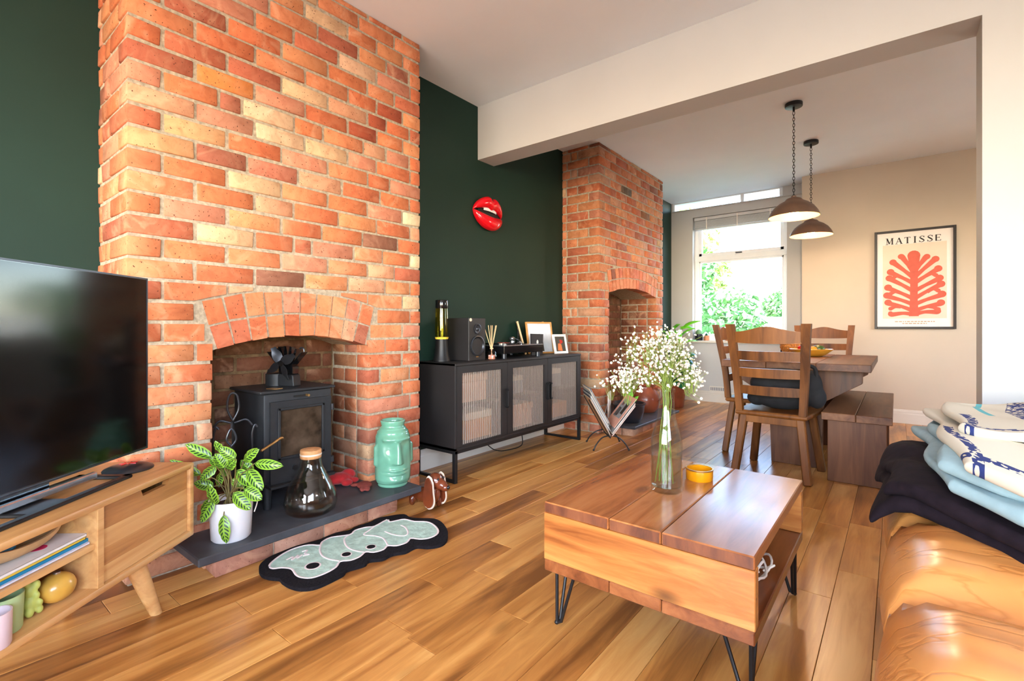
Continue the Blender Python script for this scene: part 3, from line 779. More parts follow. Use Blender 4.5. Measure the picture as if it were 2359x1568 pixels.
# bottle vase with gypsophila
bv = thing('bottle_vase', 'clear glass bottle with water and stems on the coffee table', 'vase', (-.621, 1.646, .411))
B().lathe([(0, 0), (.046, 0), (.052, .008), (.0525, .15), (.050, .185), (.040, .22), (.031, .25), (.026, .29), (.0255, .335), (.029, .34), (.029, .35), (.024, .35), (.022, .335), (.0225, .29), (.028, .25), (.037, .22), (.047, .185), (.0495, .15), (.049, .02), (.03, .014), (0, .016)], seg=40).obj('glass', 'green_glass', bv, ang=70)
B().lathe([(0, .0165), (.03, .0145), (.0488, .0205), (.0492, .124), (0, .124)], seg=40).obj('water', 'water', bv, ang=50)
fl_ = thing('gypsophila_bunch', 'spray of small white dried flowers standing in the glass bottle', 'flowers', (-.621, 1.646, .425))
rr = random.Random(12); st = B(); bl = B()
Rv = Vector((cos(YAW), sin(YAW), 0)); Fv = Vector((-sin(YAW), cos(YAW), 0))
heads = []
for k in range(30):
    if k < 12: ax = -.03-.15*((k+.5)/12)+rr.uniform(-.02, .02); az = .50-.16*((k+.5)/12)+rr.uniform(-.04, .03)
    elif k < 24: ax = rr.uniform(-.05, .06); az = rr.uniform(.38, .515)
    else: ax = .05+.055*((k-23)/6)+rr.uniform(-.01, .01); az = rr.uniform(.38, .46)-.012*(k-23)
    top = Rv*ax+Fv*rr.uniform(-.085, .085)+Vector((0, 0, az)); heads.append(top)
    j = Vector((rr.uniform(-.012, .012), rr.uniform(-.012, .012), .325)); bot = Vector((rr.uniform(-.03, .03), rr.uniform(-.03, .03), .006+rr.uniform(0, .02)))
    if k < 12 or k % 3 == 0: st.tube(bez([bot, (bot+j)/2+Vector((rr.uniform(-.008, .008), 0, 0)), j, (j+top)/2+Vector((0, 0, .03)), top], 4), .0015, 5)
    else: st.tube(bez([j, (j+top)/2+Vector((0, 0, .02)), top], 4), .0012, 5)
nb = 0
for h_ in heads:
    for q in range(rr.randint(34, 46)):
        d = Vector((rr.gauss(0, .026), rr.gauss(0, .026), rr.gauss(0, .025))); p = h_+d
        if p.z < .33: continue
        if q % 3 == 0: st.tube([h_-Vector((0, 0, .05))+d*.2, h_+d*.5-Vector((0, 0, .012)), p], .0007, 4)
        s_ = rr.uniform(.0030, .0060)
        bmesh.ops.create_icosphere(bl.bm, subdivisions=1, radius=s_, matrix=Matrix.Translation(p) @ Euler((rr.uniform(0, 3), rr.uniform(0, 3), 0)).to_matrix().to_4x4() @ Matrix.Diagonal((1, 1, rr.uniform(.5, .9), 1))); nb += 1
for (ax, az) in ((.115, .37), (.12, .345), (.105, .33), (.112, .305), (.125, .36), (.1, .35), (.108, .29), (.095, .315)):
    p = Rv*ax+Fv*rr.uniform(-.02, .02)+Vector((0, 0, az)); bmesh.ops.create_icosphere(bl.bm, subdivisions=1, radius=.0055, matrix=Matrix.Translation(p)); st.tube([Rv*.06+Vector((0, 0, az+.03)), p], .0007, 4)
tag(bl.obj('blossoms', 'blossom_white', fl_, smooth=False), kind='stuff'); tag(st.obj('stems', 'stem_green', fl_), kind='stuff')
ash = thing('ashtray', 'round amber glass ashtray beside the bottle on the coffee table', 'ashtray', (-.572, 1.845, .411))
B().lathe([(0, 0), (.044, 0), (.047, .004), (.0475, .038), (.045, .041), (.042, .038), (.04, .012), (0, .01)], seg=40).obj('bowl', 'amber_glass', ash)
B().lathe([(.0472, .036), (.0485, .038), (.0485, .042), (.0445, .042)], seg=40).obj('rim', 'brass', ash)

# ---------------------------------------------------------------- television unit
wood('oak_board', [(150, 96, 48), (186, 128, 72), (208, 154, 94), (220, 172, 112)], .38, (24, 1.6, 24), 1.0, knots=.4, rand=.3)
tu = thing('tv_unit', 'light oak television unit on splayed wooden legs', 'tv unit', CW(-1.366, 1.19), YAW)
zb, zt = .212, .479; L2 = .6; W2 = .2; tk = .022
o = B().box((-W2, -L2, zt-tk), (W2, L2, zt), .006, 2).obj('top', 'light_oak', tu)
B().box((-W2, -L2, zb), (W2, L2, zb+tk), .006, 2).obj('bottom', 'light_oak', tu)
for y in (-L2, L2-tk): B().box((-W2, y, zb+.004), (W2, y+tk, zt-.004), .006, 2).obj('end_panel', 'light_oak', tu)
for y in (-.2, .2-tk+.02): B().box((-W2+.01, y-.011, zb+tk-.001), (W2-.004, y+.011, zt-tk+.001), .001).obj('divider', 'light_oak', tu, smooth=False)
B().box((-W2+.002, -L2+.01, zb+.01), (-W2+.010, L2-.01, zt-.01)).obj('back_panel', 'light_oak', tu, smooth=False)
B().box((-W2+.012, -.19, .345), (W2-.012, .187, .361), .001).obj('shelf', 'light_oak', tu, smooth=False)
for y0, y1 in ((.214, L2-tk-.003), (-L2+tk+.003, -.214)):
    nA, nB = y0+(y1-y0)*.40, y0+(y1-y0)*.72
    z0, z1 = zb+tk+.002, zt-tk-.003
    zq = [z0, z0+(z1-z0)*.22, z0+(z1-z0)*.45, z0+(z1-z0)*.70, z1]
    dr_ = B().prism([(y0, zq[3]), (y1, zq[3]), (y1, z1), (nB+.012, z1), (nB, z1-.018), (nA+.008, z1-.020), (nA, z1), (y0, z1)], W2-.03, W2-.012, 'x').obj('door', 'oak_board', tu, smooth=False)
    for k in range(3): B().box((W2-.03, y0, zq[k]), (W2-.012, y1, zq[k+1]-.0003)).obj('board', 'oak_board', dr_, smooth=False)
for sx in (-1, 1):
    for sy in (-1, 1):
        a = Vector((sx*.115, sy*.415, zb+.002)); f_ = Vector((sx*.155, sy*.468, 0))
        b = B(); b.tube([a, a*.5+f_*.5, f_], [.030, .0245, .0185], 20); bm_ = b
        for v in bm_.bm.verts:
            if v.co.z < .02: v.co.z = max(0, v.co.z*0)
        b.obj('leg', 'light_oak', tu)
SH = .362;  SB = zb+tk+.001
def tv(nm, label, cat, R_, F_, z, rz=0, group=None): return thing(nm, label, cat, CW(R_, F_, z), YAW+rz, group)
# magazines on the shelf
zz = SH
for k, (mat, th, lab, sz, dy) in enumerate((('mag_plain', .006, 'plain white magazine at the bottom of the pile in the television unit', (.155, .185), 0), ('mag_blue', .009, 'blue covered magazine in the pile in the television unit', (.15, .187), .002), ('mag_yellow', .006, 'yellow edged magazine in the pile in the television unit', (.15, .18), -.002), ('mag_white', .008, 'white magazine with pink print on top of the pile in the television unit', (.15, .183), 0))):
    mz = tv('magazine', lab, 'magazine', -1.345, 1.188, zz, .01*k, 'magazines on the television unit shelf')
    B().box((-.155, -sz[1]+dy, .0012), (.148, sz[1]+dy, th-.0012)).obj('pages', 'paper_white', mz, smooth=False)
    B().box((-.156, -sz[1]-.001+dy, 0), (sz[0], sz[1]+.001+dy, .0012)).box((-.156, -sz[1]-.001+dy, th-.0012), (sz[0], sz[1]+.001+dy, th)).box((sz[0]-.001, -sz[1]+dy, 0), (sz[0], sz[1]+dy, th)).obj('cover', mat, mz, smooth=False)
    if k == 3:
        B().cyl((.06, .02, th), .03, .0006, 20).cyl((.1, .09, th), .02, .0006, 16).obj('cover_print', 'mag_pink', mz)
    zz += th
bo = tv('boat_bowl', 'boat shaped clay bowl with a blue figure lying on the magazines', 'bowl', -1.258, 1.225, zz+.0005)
bb = B(); rows = []
n_ = 22
def hull(scale, lift):
    out = []
    for i in range(n_+1):
        t = -1+2*i/n_; w_ = .055*sqrt(max(1-abs(t)**2.4, 0))*scale; zc_ = .030*abs(t)**2.5
        out.append([Vector((w_*sin(a), t*.125*(.97 if lift else 1), zc_+.038-(.036 if not lift else .030)*cos(a)**1)) for a in [(-pi/2+pi*k/12) for k in range(13)]])
    return out
A = hull(1, 0); C2 = hull(.88, 1)
bb.sheet(A); bb.sheet([r[::-1] for r in C2])
for side in (0, -1):
    for i in range(n_):
        q = [A[i][side], A[i+1][side], C2[i+1][side], C2[i][side]]; bb.bm.faces.new([bb.bm.verts.new(p) for p in q])
bmesh.ops.remove_doubles(bb.bm, verts=bb.bm.verts, dist=.0004)
bb.obj('hull', 'beige_clay', bo, ang=60)
B().ball((0, -.02, .03), .012, sc=(1.6, 2.2, .8)).ball((.01, .012, .043), .008).tube([(0, -.03, .035), (.012, 0, .04), (.01, .012, .045)], .005).obj('blue_figure', 'teal_paint', bo)
wb_ = tv('wooden_box', 'small reddish wooden box lying on the magazines in the television unit', 'box', -1.395, 1.335, zz+.0005)
zB = zz-SH
B().box((-.07, -.045, 0), (.07, .045, .040), .003).obj('body', 'walnut_box', wb_, smooth=False); B().box((-.071, -.046, .042), (.071, .046, .053), .003).obj('lid', 'walnut_box', wb_, smooth=False)
# lower row
g = tv('gourd', 'speckled yellow gourd on the bottom of the television unit', 'gourd', -1.225, 1.312, SB)
B().ball((0, 0, .038), .039, 24, 16, (1, 1.08, .97)).obj('body', 'gourd_yellow', g); B().cyl((0, 0, .073), .008, .006, 12).obj('stalk', 'silver', g)
cu = tv('candle_cup', 'pale green candle cup beside the yellow gourd', 'candle', -1.235, 1.178, SB)
B().lathe([(0, 0), (.036, 0), (.038, .004), (.041, .088), (.038, .088), (.036, .06), (0, .058)], seg=30).obj('cup', 'candle_green', cu); B().cyl((0, 0, .058), .0355, .004, 28).obj('wax', 'candle_mint', cu)
cu = tv('candle_cup', 'pinkish white candle cup at the left edge of the picture', 'candle', -1.196, 1.118, SB)
B().lathe([(0, 0), (.033, 0), (.035, .004), (.036, .08), (.033, .08), (.032, .055), (0, .053)], seg=30).obj('cup', 'candle_pink', cu); B().cyl((0, 0, .053), .0315, .004, 28).obj('wax', 'paper_white', cu)
bd = B()
for c_, r__ in (((0, 0, .03), .022), ((0, 0, .062), .018), ((.012, .008, .075), .013), ((-.006, -.01, .084), .010), ((.018, .004, .05), .010), ((.02, .012, .012), .011), ((.012, -.014, .012), .012), ((-.012, .012, .012), .012), ((-.012, -.010, .012), .012), ((.024, .01, .03), .009), ((-.004, .02, .05), .010)): bd.ball(c_, r__, 12, 8)
o = bd.obj('figurine', 'wax_green'); tag(o, 'lumpy yellow green wax figure between the candle cup and the gourd', 'figurine'); o.location = CW(-1.232, 1.246, SB+.0005); o.rotation_euler = (0, 0, YAW); o.scale = (.75, .75, 1)
rm = o.modifiers.new('remesh', 'REMESH'); rm.mode = 'VOXEL'; rm.voxel_size = .0035; rm.use_smooth_shade = True
dd = tv('disc_coaster', 'dark domed disc with a red star lying on the television unit', 'disc', -1.33, 1.69, zt+.0005)
B().lathe([(0, .022), (.03, .020), (.055, .014), (.070, .007), (.073, .003), (.072, 0), (0, 0)], seg=36).obj('dome', 'steel_dark', dd)
b = B()
for k in range(7): a = 2*pi*k/7; b.prism([(cos(a-.35)*.006, sin(a-.35)*.006), (cos(a)*.026, sin(a)*.026), (cos(a+.35)*.006, sin(a+.35)*.006)], .0205, .0228)
b.cyl((0, 0, .0205), .007, .0024, 12); b.obj('star', 'mag_pink' if False else 'fruit_red', dd, smooth=False)

# television
tvr = radians(2.5)
tvo = tv('television', 'flat black television on the oak unit', 'television', -1.320, 1.312, zt, tvr)
B().box((-.012, -.475, .052), (.004, .475, .672), .003).box((-.05, -.30, .09), (-.010, .30, .42), .012).obj('casing', 'gloss_black', tvo, smooth=False)
B().box((.0035, -.468, .062), (.0048, .468, .665)).obj('screen', 'screen', tvo, smooth=False)
B().box((.004, -.475, .0515), (.0062, .475, .0575)).box((.004, .4695, .055), (.0062, .475, .672)).box((.004, -.475, .6665), (.0062, .475, .672)).obj('bezel', 'steel_dark', tvo, smooth=False)
B().box((-.035, -.1, .01), (-.012, .1, .12), .004).obj('neck', 'gloss_black', tvo, smooth=False)
B().box((.062, -.29, 0), (.085, .29, .011), .003).box((-.085, -.29, 0), (-.06, .29, .011), .003).box((-.085, .265, 0), (.085, .29, .011), .003).box((-.085, -.29, 0), (.085, -.265, .011), .003).box((-.06, -.06, 0), (.07, .06, .011), .003).obj('stand', 'black_metal', tvo, smooth=False)
B().box((-.004, -.28, .014), (.012, .24, .034), .003).obj('label_strip', 'silver', tvo, smooth=False, label='silver strip under the screen')
# ---------------------------------------------------------------- stove and hearth things
HZ = .1305
sv = thing('wood_stove', 'small dark iron wood burning stove standing in the brick fireplace', 'stove', (-2.42, 1.212, HZ))
# local x 0.16 = front face
fx = .158
B().box((-.155, -.170, .12), (fx, .170, .535), .010, 2).obj('body', 'stove_iron', sv)
B().box((-.163, -.188, .535), (fx+.008, .188, .549), .004).obj('top_plate', 'stove_iron', sv)
dr = B()
for (a, b2) in (((fx, -.145, .115), (fx+.016, -.101, .497)), ((fx, .109, .115), (fx+.016, .158, .497)), ((fx, -.101, .455), (fx+.016, .109, .497)), ((fx, -.101, .115), (fx+.016, .109, .237))): dr.box(a, b2)
d_ = dr.obj('door', 'stove_iron', sv, smooth=False)
B().prism([(-.107, .231), (.115, .231), (.115, .461), (-.107, .461)], fx+.006, fx+.010, 'x').obj('glass', 'stove_glass', d_, smooth=False, label='smoke-stained glass')
fr_ = B()
for (a, b2) in (((fx+.014, -.112, .225), (fx+.022, -.100, .467)), ((fx+.014, .108, .225), (fx+.022, .120, .467)), ((fx+.014, -.112, .455), (fx+.022, .120, .467)), ((fx+.014, -.112, .225), (fx+.022, .120, .237))): fr_.box(a, b2, .002)
fr_.obj('moulding', 'stove_iron', d_, smooth=False)
B().tube(bez([(fx+.014, -.108, .325), (fx+.045, -.106, .332), (fx+.052, -.118, .336), (fx+.058, -.150, .322), (fx+.075, -.215, .300)], 6), [.006]*24+[.005], 10).obj('handle', 'brass', d_, label='brass door handle')
for z in (.425, .16): B().cyl((fx+.006, .170, z), .009, .03, 12).box((fx-.004, .150, z+.004), (fx+.012, .168, z+.026)).obj('hinge', 'steel_dark', sv)
B().box((fx, -.03, .510), (fx+.006, .04, .517)).obj('air_slot', 'mouth_black', sv, smooth=False); B().cyl((0, 0, 0), .006, .024, 10, M_=Matrix.Translation((fx+.002, .034, .5135)) @ Matrix.Rotation(pi/2, 4, 'Y')).obj('air_knob', 'brass', sv)
B().cyl((0, 0, 0), .013, .006, 16, M_=Matrix.Translation((fx+.015, -.03, .177)) @ Matrix.Rotation(pi/2, 4, 'Y')).obj('air_wheel', 'black_metal', sv)
B().box((fx-.01, -.16, .105), (fx+.05, .16, .119), .003).obj('ash_lip', 'stove_iron', sv, smooth=False)
for sx in (-.13, .13):
    for sy in (-.14, .14): B().cyl((sx, sy, 0), .016, .121, 12, r2=.022).obj('leg', 'stove_iron', sv)
B().cyl((-.06, 0, .548), .055, .06, 24).obj('flue_collar', 'stove_iron', sv)

fan = thing('stove_fan', 'black heat powered fan standing on top of the stove', 'fan', (-2.405, 1.232, .6798), radians(24))
B().prism([(-.052, 0), (.052, 0), (.046, .052), (.040, .058), (-.040, .058), (-.046, .052)], -.028, .028, 'y', .003).obj('base', 'stove_iron', fan, smooth=False)
B().box((-.044, -.022, .058), (.044, .022, .100), .004).obj('generator', 'gloss_black', fan, smooth=False)
fins = B()
for k in range(7):
    t = (k-3)/3.0; fins.prism([(t*.035-.002, .1), (t*.035+.002, .1), (t*.100+.003, .200-.03*t*t), (t*.100-.003, .200-.03*t*t)], -.032, .012, 'y')
fins.obj('cooling_fins', 'gloss_black', fan, smooth=False)
B().cyl((0, 0, 0), .016, .035, 16, M_=Matrix.Translation((.0, -.022, .115)) @ Matrix.Rotation(pi/2, 4, 'X')).obj('motor', 'gloss_black', fan)
for k in range(4):
    a = k*pi/2+.5; b = B(); rows = []
    for i in range(6):
        t = i/5; r_0 = .014+.075*t; w_ = .018+.028*sin(pi*min(t+.15, 1))
        rows.append([Vector((r_0, -w_*.5+w_*j/3, -.012+.008*j/3*2)) for j in range(4)])
    b.sheet(rows, .0015); b.xf(Matrix.Translation((0, -.062, .115)) @ Matrix.Rotation(pi/2, 4, 'X') @ Matrix.Rotation(a, 4, 'Z')); b.obj('blade', 'steel_dark', fan)
B().tube(bez([(.05, .0, .165), (.07, 0, .19), (.088, 0, .185), (.088, 0, .16), (.07, 0, .15)], 5), .004, 8).obj('carry_handle', 'steel_dark', fan)
th_ = tag(B().box((-.03, -.02, 0), (.03, .02, .003)).obj('thermometer_plate', 'brass', None, smooth=False), 'small flat brass plate lying on the stove top beside the fan', 'plate'); th_.location = (-2.33, 1.125, .6795); th_.rotation_euler = (0, 0, .4)

cs = thing('fire_tools', 'black wrought iron fire tool stand with looped handle beside the stove', 'fire tools', (-2.30, .928, HZ), radians(62))
B().cyl((0, 0, 0), .055, .012, 24).obj('base', 'black_metal', cs); B().tube([(0, 0, .012), (0, 0, .43)], .006, 8).obj('pole', 'black_metal', cs)
B().tube(bez([(0, 0, .43), (-.022, 0, .48), (-.017, 0, .535), (0, 0, .552), (.017, 0, .535), (.022, 0, .48), (0, 0, .43)], 6), .0045, 8).obj('top_loop', 'steel_dark', cs)
B().tube(bez([(-.075, 0, .405), (-.05, 0, .432), (0, 0, .42), (.05, 0, .432), (.075, 0, .405)], 6), .0045, 8).tube(bez([(0, -.06, .405), (0, -.04, .43), (0, 0, .42), (0, .04, .43), (0, .06, .405)], 6), .0045, 8).obj('cross_arms', 'steel_dark', cs)
for (x_, y_, kind) in ((-.075, 0, 0), (.075, 0, 1), (0, -.06, 2)):
    b = B(); b.tube([(x_, y_, .05), (x_, y_, .33)], .0045, 8)
    if kind == 2: b.tube(bez([(x_, y_, .33), (x_-.018, y_, .36), (x_, y_, .405), (x_+.018, y_, .36), (x_, y_, .33)], 6), .0045, 8)
    else: b.tube(bez([(x_, y_, .33), (x_, y_, .37), (x_+.01, y_, .405), (x_+.02, y_, .395)], 6), .0048, 8)
    if kind == 0: b.box((x_-.03, y_-.003, .03), (x_+.03, y_+.003, .09), .002)
    b.obj(('shovel', 'poker', 'tongs')[kind], 'steel_dark', cs)

dj = thing('demijohn', 'squat clear glass jar with a cork lid on the slate hearth', 'jar', (-2.11, 1.185, HZ))
B().lathe([(0, .0), (.09, 0), (.108, .012), (.116, .045), (.110, .085), (.090, .130), (.066, .175), (.050, .208), (.046, .235), (.046, .252), (.043, .252), (.043, .235), (.047, .208), (.063, .175), (.087, .130), (.107, .085), (.113, .045), (.105, .014), (.09, .004), (0, .004)], seg=44).obj('glass', 'smoke_glass', dj, ang=80)
B().cyl((0, 0, .244), .046, .040, 28, bev=.004).obj('cork', 'cork', dj); B().lathe([(.0465, .258), (.0475, .260), (.0475, .264), (.0465, .266)], seg=28).obj('seal', 'pale_edge', dj)

# green head vase
hv = thing('head_vase', 'celadon green glazed vase shaped like a stone face', 'vase', (-2.135, 1.668, HZ), radians(-22))
b = B(); na, nz_ = 120, 110; H_ = .345; rows = []
def vprof(t):
    pts = [(0, .078), (.015, .080), (.05, .080), (.06, .088), (.12, .093), (.3, .094), (.55, .093), (.74, .091), (.82, .083), (.88, .069), (.905, .061), (.92, .060), (.95, .063), (.985, .066), (1.0, .064)]
    for (a, r0), (c, r1) in zip(pts, pts[1:]):
        if t <= c: k = (t-a)/(c-a); k = k*k*(3-2*k); return r0+(r1-r0)*k
    return pts[-1][1]
def g_(x, s_): return math.exp(-(x/s_)**2)
def face(t, a):
    d = 0.0
    d += .011*g_(t-.735, .04)*(1 if abs(a) < .72 else g_(abs(a)-.72, .16))            # brow
    if t < .72: 
        eye = g_(t-.60, .10)*g_(abs(a)-.52, .30); d -= .010*eye                     # eye hollows
    nt_ = (t-.34)/(.70-.34)
    if 0 <= nt_ <= 1: d += (.036-.018*nt_)*g_(a, .26-.13*nt_)*min(1, nt_*9)              # nose
    d += .011*g_(t-.265, .016)*g_(a, .36)**.6 + .011*g_(t-.215, .016)*g_(a, .34)**.6   # lips
    d -= .006*g_(t-.24, .010)*g_(a, .5)
    d += .012*g_(t-.12, .05)*g_(a, .45)                                                # chin
    d -= .005*g_(t-.38, .12)*g_(abs(a)-.75, .25)
    if .30 < t < .66: d += .014*g_(abs(a)-1.42, .10)*min(1, (t-.30)*22, (.66-t)*22)      # ears
    return d
for i in range(nz_+1):
    t = i/nz_; rows.append([])
    for k in range(na):
        a = -pi+2*pi*k/na; r0 = vprof(t)+(face(t, a) if .07 < t < .86 else 0)
        rows[-1].append(b.bm.verts.new((r0*cos(a), r0*sin(a), t*H_)))
for A_, C_ in zip(rows, rows[1:]):
    for k in range(na): b.bm.faces.new((A_[k], A_[(k+1) % na], C_[(k+1) % na], C_[k]))
b.bm.faces.new(rows[0][::-1])
ins = [[b.bm.verts.new((r0*cos(-pi+2*pi*k/na), r0*sin(-pi+2*pi*k/na), z)) for k in range(na)] for r0, z in ((.058, H_), (.055, H_*.92), (.08, H_*.8), (.08, .03))]
for A_, C_ in zip([rows[-1]]+ins, ins):
    for k in range(na): b.bm.faces.new((A_[k], A_[(k+1) % na], C_[(k+1) % na], C_[k]))
b.bm.faces.new(ins[-1])
b.obj('body', 'celadon', hv, ang=85)

# gloves
def blob(name, label, cat, mat, balls, loc, rz, vox=.006):
    b = B()
    for c_, r__, sc in balls: b.ball(c_, r__, 14, 10, sc)
    o = b.obj(name, mat); tag(o, label, cat); o.location = loc; o.rotation_euler = (0, 0, rz)
    m_ = o.modifiers.new('remesh', 'REMESH'); m_.mode = 'VOXEL'; m_.voxel_size = vox; m_.use_smooth_shade = True
    return o
blob('stove_glove', 'bright red stove glove crumpled on the hearth beside the stove', 'glove', 'red_cloth', [((0, 0, .032), .05, (1.3, .9, .62)), ((.05, .02, .04), .04, (1, .7, .8)), ((-.05, -.01, .022), .03, (1.2, .8, .7)), ((.03, -.05, .018), .022, (1.4, .9, .8)), ((.07, -.02, .018), .02, (1.5, .8, .8))], (-2.345, 1.478, HZ+.002), 1.2)
blob('stove_glove', 'second glove with grey palm and brick red back lying flat by the brick jamb', 'glove', 'brick_red_cloth', [((0, 0, .012), .05, (1.2, .8, .25)), ((.06, .015, .011), .02, (1.8, .7, .5)), ((.06, -.012, .011), .02, (1.8, .7, .5)), ((-.02, -.045, .011), .018, (1, 1.6, .5))], (-2.20, 1.535, HZ+.001), -.6)

# wooden basset figurine
dg = thing('dog_figurine', 'polished brown wooden hound figurine with long ears on the floor by the hearth', 'figurine', (-1.965, 1.80, 0), radians(6))
b = B()
for c_, r__, sc in (((-.07, 0, .06), .045, (1.7, .9, .9)), ((0, 0, .075), .045, (1, .9, 1.2)), ((.02, 0, .150), .043, (1, .85, 1)), ((.055, 0, .135), .033, (1.25, .85, .85)), ((.085, 0, .125), .024, (1.1, .9, .9)), ((.015, .032, .03), .018, (1, 1, 1.7)), ((.015, -.032, .03), .018, (1, 1, 1.7)), ((-.12, .03, .03), .018, (1, 1, 1.7)), ((-.12, -.03, .03), .018, (1, 1, 1.7)), ((-.15, 0, .085), .012, (2.5, .8, .8))): b.ball(c_, r__, 16, 12, sc)
o = b.obj('body', 'polished_brown', dg); m_ = o.modifiers.new('remesh', 'REMESH'); m_.mode = 'VOXEL'; m_.voxel_size = .005; m_.use_smooth_shade = True
for s_ in (-1, 1):
    pts = bezc([(0, .185), (.028, .16), (.036, .10), (.042, .045), (.022, .012), (-.012, .012), (-.034, .045), (-.028, .10), (-.018, .155)], 6)
    for nm, mt, sc, y0, y1 in (('ear_edge', 'pale_edge', 1.0, .044, .052), ('ear', 'polished_brown', .9, .0435, .060)):
        bb = B().prism([(x_*sc+.015, (z_-.095)*sc+.098) for x_, z_ in pts], y0*s_ if s_ > 0 else -y1, y1*s_ if s_ > 0 else -y0, 'y', .0025); bb.obj(nm, mt, dg)
B().ball((.108, 0, .128), .0105, 12, 8).obj('nose', 'gloss_black', dg)
for s_ in (-1, 1): B().ball((.058, .022*s_, .168), .006, 10, 8).obj('eye', 'gloss_black', dg)

# prayer plant in white pot
pp = thing('potted_calathea', 'striped green calathea plant in a white pot on the hearth', 'plant', (-2.10, .84, HZ), YAW)
B().lathe([(0, 0), (.066, 0), (.071, .006), (.079, .150), (.079, .157), (.075, .157), (.073, .13), (0, .128)], seg=40).obj('pot', 'white_ceramic', pp); B().cyl((0, 0, .126), .072, .006, 30).obj('soil', 'soil', pp)
B().tube(bez([(.05, .045, .15), (.075, .03, .17), (.105, .0, .145), (.098, -.01, .105)], 5), .0022, 6).obj('loop_tag', 'cable_white', pp)
def leafmesh(bb, base, tip, width, normal, curl=.12, uvl=None, n=10, w=6, pw=.62):
    base = Vector(base); tip = Vector(tip); ax = tip-base; L_ = ax.length; t_ = ax.normalized()
    nn = Vector(normal); nn = (nn-t_*nn.dot(t_)).normalized(); sd = t_.cross(nn); V = []
    for i in range(n+1):
        t = i/n; ww = width*(sin(pi*min(max(t, .0), 1)**.85)**pw) if 0 < t < 1 else .001
        row = []
        for j in range(w+1):
            u = -1+2*j/w
            p = base+ax*t+nn*(L_*curl*sin(pi*t)*1.0)+sd*(u*ww/2)-nn*(abs(u)**1.6*ww*.16)+nn*(.0025*sin(t*22+u*2))
            row.append(bb.bm.verts.new(p))
        V.append(row)
    for i in range(n):
        for j in range(w):
            f = bb.bm.faces.new((V[i][j], V[i][j+1], V[i+1][j+1], V[i+1][j]))
            if uvl:
                for l, (a, c) in zip(f.loops, ((i, j), (i, j+1), (i+1, j+1), (i+1, j))): l[uvl].uv = (c/w, a/n)
LV = [((545, 340), (205, 150), 60), ((700, 300), (640, 95), 55), ((960, 320), (765, 150), 60), ((790, 460), (670, 255), 78), ((950, 410), (1215, 215), 62), ((790, 480), (960, 330), 60), ((1150, 415), (1562, 440), 58), ((1090, 480), (1350, 730), 72), ((880, 520), (1110, 750), 70), ((990, 740), (1225, 965), 72), ((1130, 690), (1375, 830), 70), ((760, 900), (735, 590), 60), ((720, 850), (600, 1112), 68), ((860, 1040), (900, 1415), 62), ((545, 590), (590, 785), 55), ((450, 560), (70, 335), 52), ((535, 760), (320, 680), 60), ((545, 940), (390, 1080), 60), ((700, 420), (545, 570), 60), ((700, 470), (530, 330), 60), ((830, 800), (930, 740), 45), ((640, 640), (690, 480), 50), ((1000, 600), (860, 420), 60), ((900, 760), (780, 660), 50)]
rr = random.Random(9)
for k, (a, c, wd_) in enumerate(LV):
    s_ = .000289; dep = rr.uniform(-.06, .05) if k not in (6,) else -.02
    if k in (9, 10, 11, 12, 13): dep = -.085-.01*(k == 13)
    fa = lambda p, dd: Vector(((p[0]-790)*s_, dd, (1455-p[1])*s_))
    bs, tp = fa(a, dep), fa(c, dep-rr.uniform(.0, .035))
    if k == 13: bs.y, tp.y = -.086, -.088
    bb = B(); uvl = bb.bm.loops.layers.uv.new('UVMap')
    leafmesh(bb, bs, tp, wd_*2.15*s_*1.15, (rr.uniform(-.25, .25), -1, .35), .10, uvl)
    lf = bb.obj('leaf', 'striped_leaf', pp, ang=80)
    s0 = Vector((rr.uniform(-.025, .025), rr.uniform(-.025, .025), .13))
    B().tube(bez([s0, s0*.5+bs*.5+Vector((0, .01, .03)), bs], 5), .0022, 6).obj('stem', 'stem_brown', pp)

# rug
RUG = [(-1.989, .898), (-2.028, .923), (-2.056, .968), (-2.066, 1.024), (-2.070, 1.081), (-2.064, 1.126), (-2.049, 1.189), (-2.055, 1.232), (-2.055, 1.282), (-2.036, 1.335), (-2.045, 1.379), (-2.04, 1.451), (-2.048, 1.509), (-2.026, 1.563), (-1.988, 1.623), (-1.931, 1.616), (-1.884, 1.638), (-1.824, 1.678), (-1.76, 1.672), (-1.678, 1.629), (-1.625, 1.583), (-1.591, 1.539), (-1.583, 1.494), (-1.61, 1.45), (-1.65, 1.425), (-1.655, 1.399), (-1.652, 1.358), (-1.675, 1.319), (-1.679, 1.295), (-1.677, 1.257), (-1.707, 1.214), (-1.693, 1.187), (-1.699, 1.154), (-1.71, 1.113), (-1.693, 1.087), (-1.687, 1.041), (-1.685, .985), (-1.698, .947), (-1.731, .921), (-1.775, .91), (-1.827, .909), (-1.854, .913), (-1.89, .893), (-1.938, .885)]
MINT = [(-1.97, .931), (-1.999, .955), (-2.033, 1.016), (-2.045, 1.075), (-2.03, 1.129), (-1.988, 1.158), (-2.011, 1.184), (-2.022, 1.234), (-1.981, 1.303), (-2.004, 1.347), (-1.992, 1.402), (-1.971, 1.432), (-1.99, 1.519), (-1.957, 1.51), (-1.943, 1.542), (-1.925, 1.577), (-1.866, 1.589), (-1.814, 1.623), (-1.759, 1.619), (-1.697, 1.589), (-1.667, 1.55), (-1.667, 1.502), (-1.692, 1.471), (-1.73, 1.452), (-1.71, 1.411), (-1.719, 1.364), (-1.75, 1.34), (-1.734, 1.305), (-1.746, 1.264), (-1.776, 1.245), (-1.758, 1.203), (-1.76, 1.162), (-1.784, 1.129), (-1.755, 1.091), (-1.744, 1.038), (-1.753, .988), (-1.788, .965), (-1.823, .963), (-1.88, .975), (-1.921, .956), (-1.941, .931)]
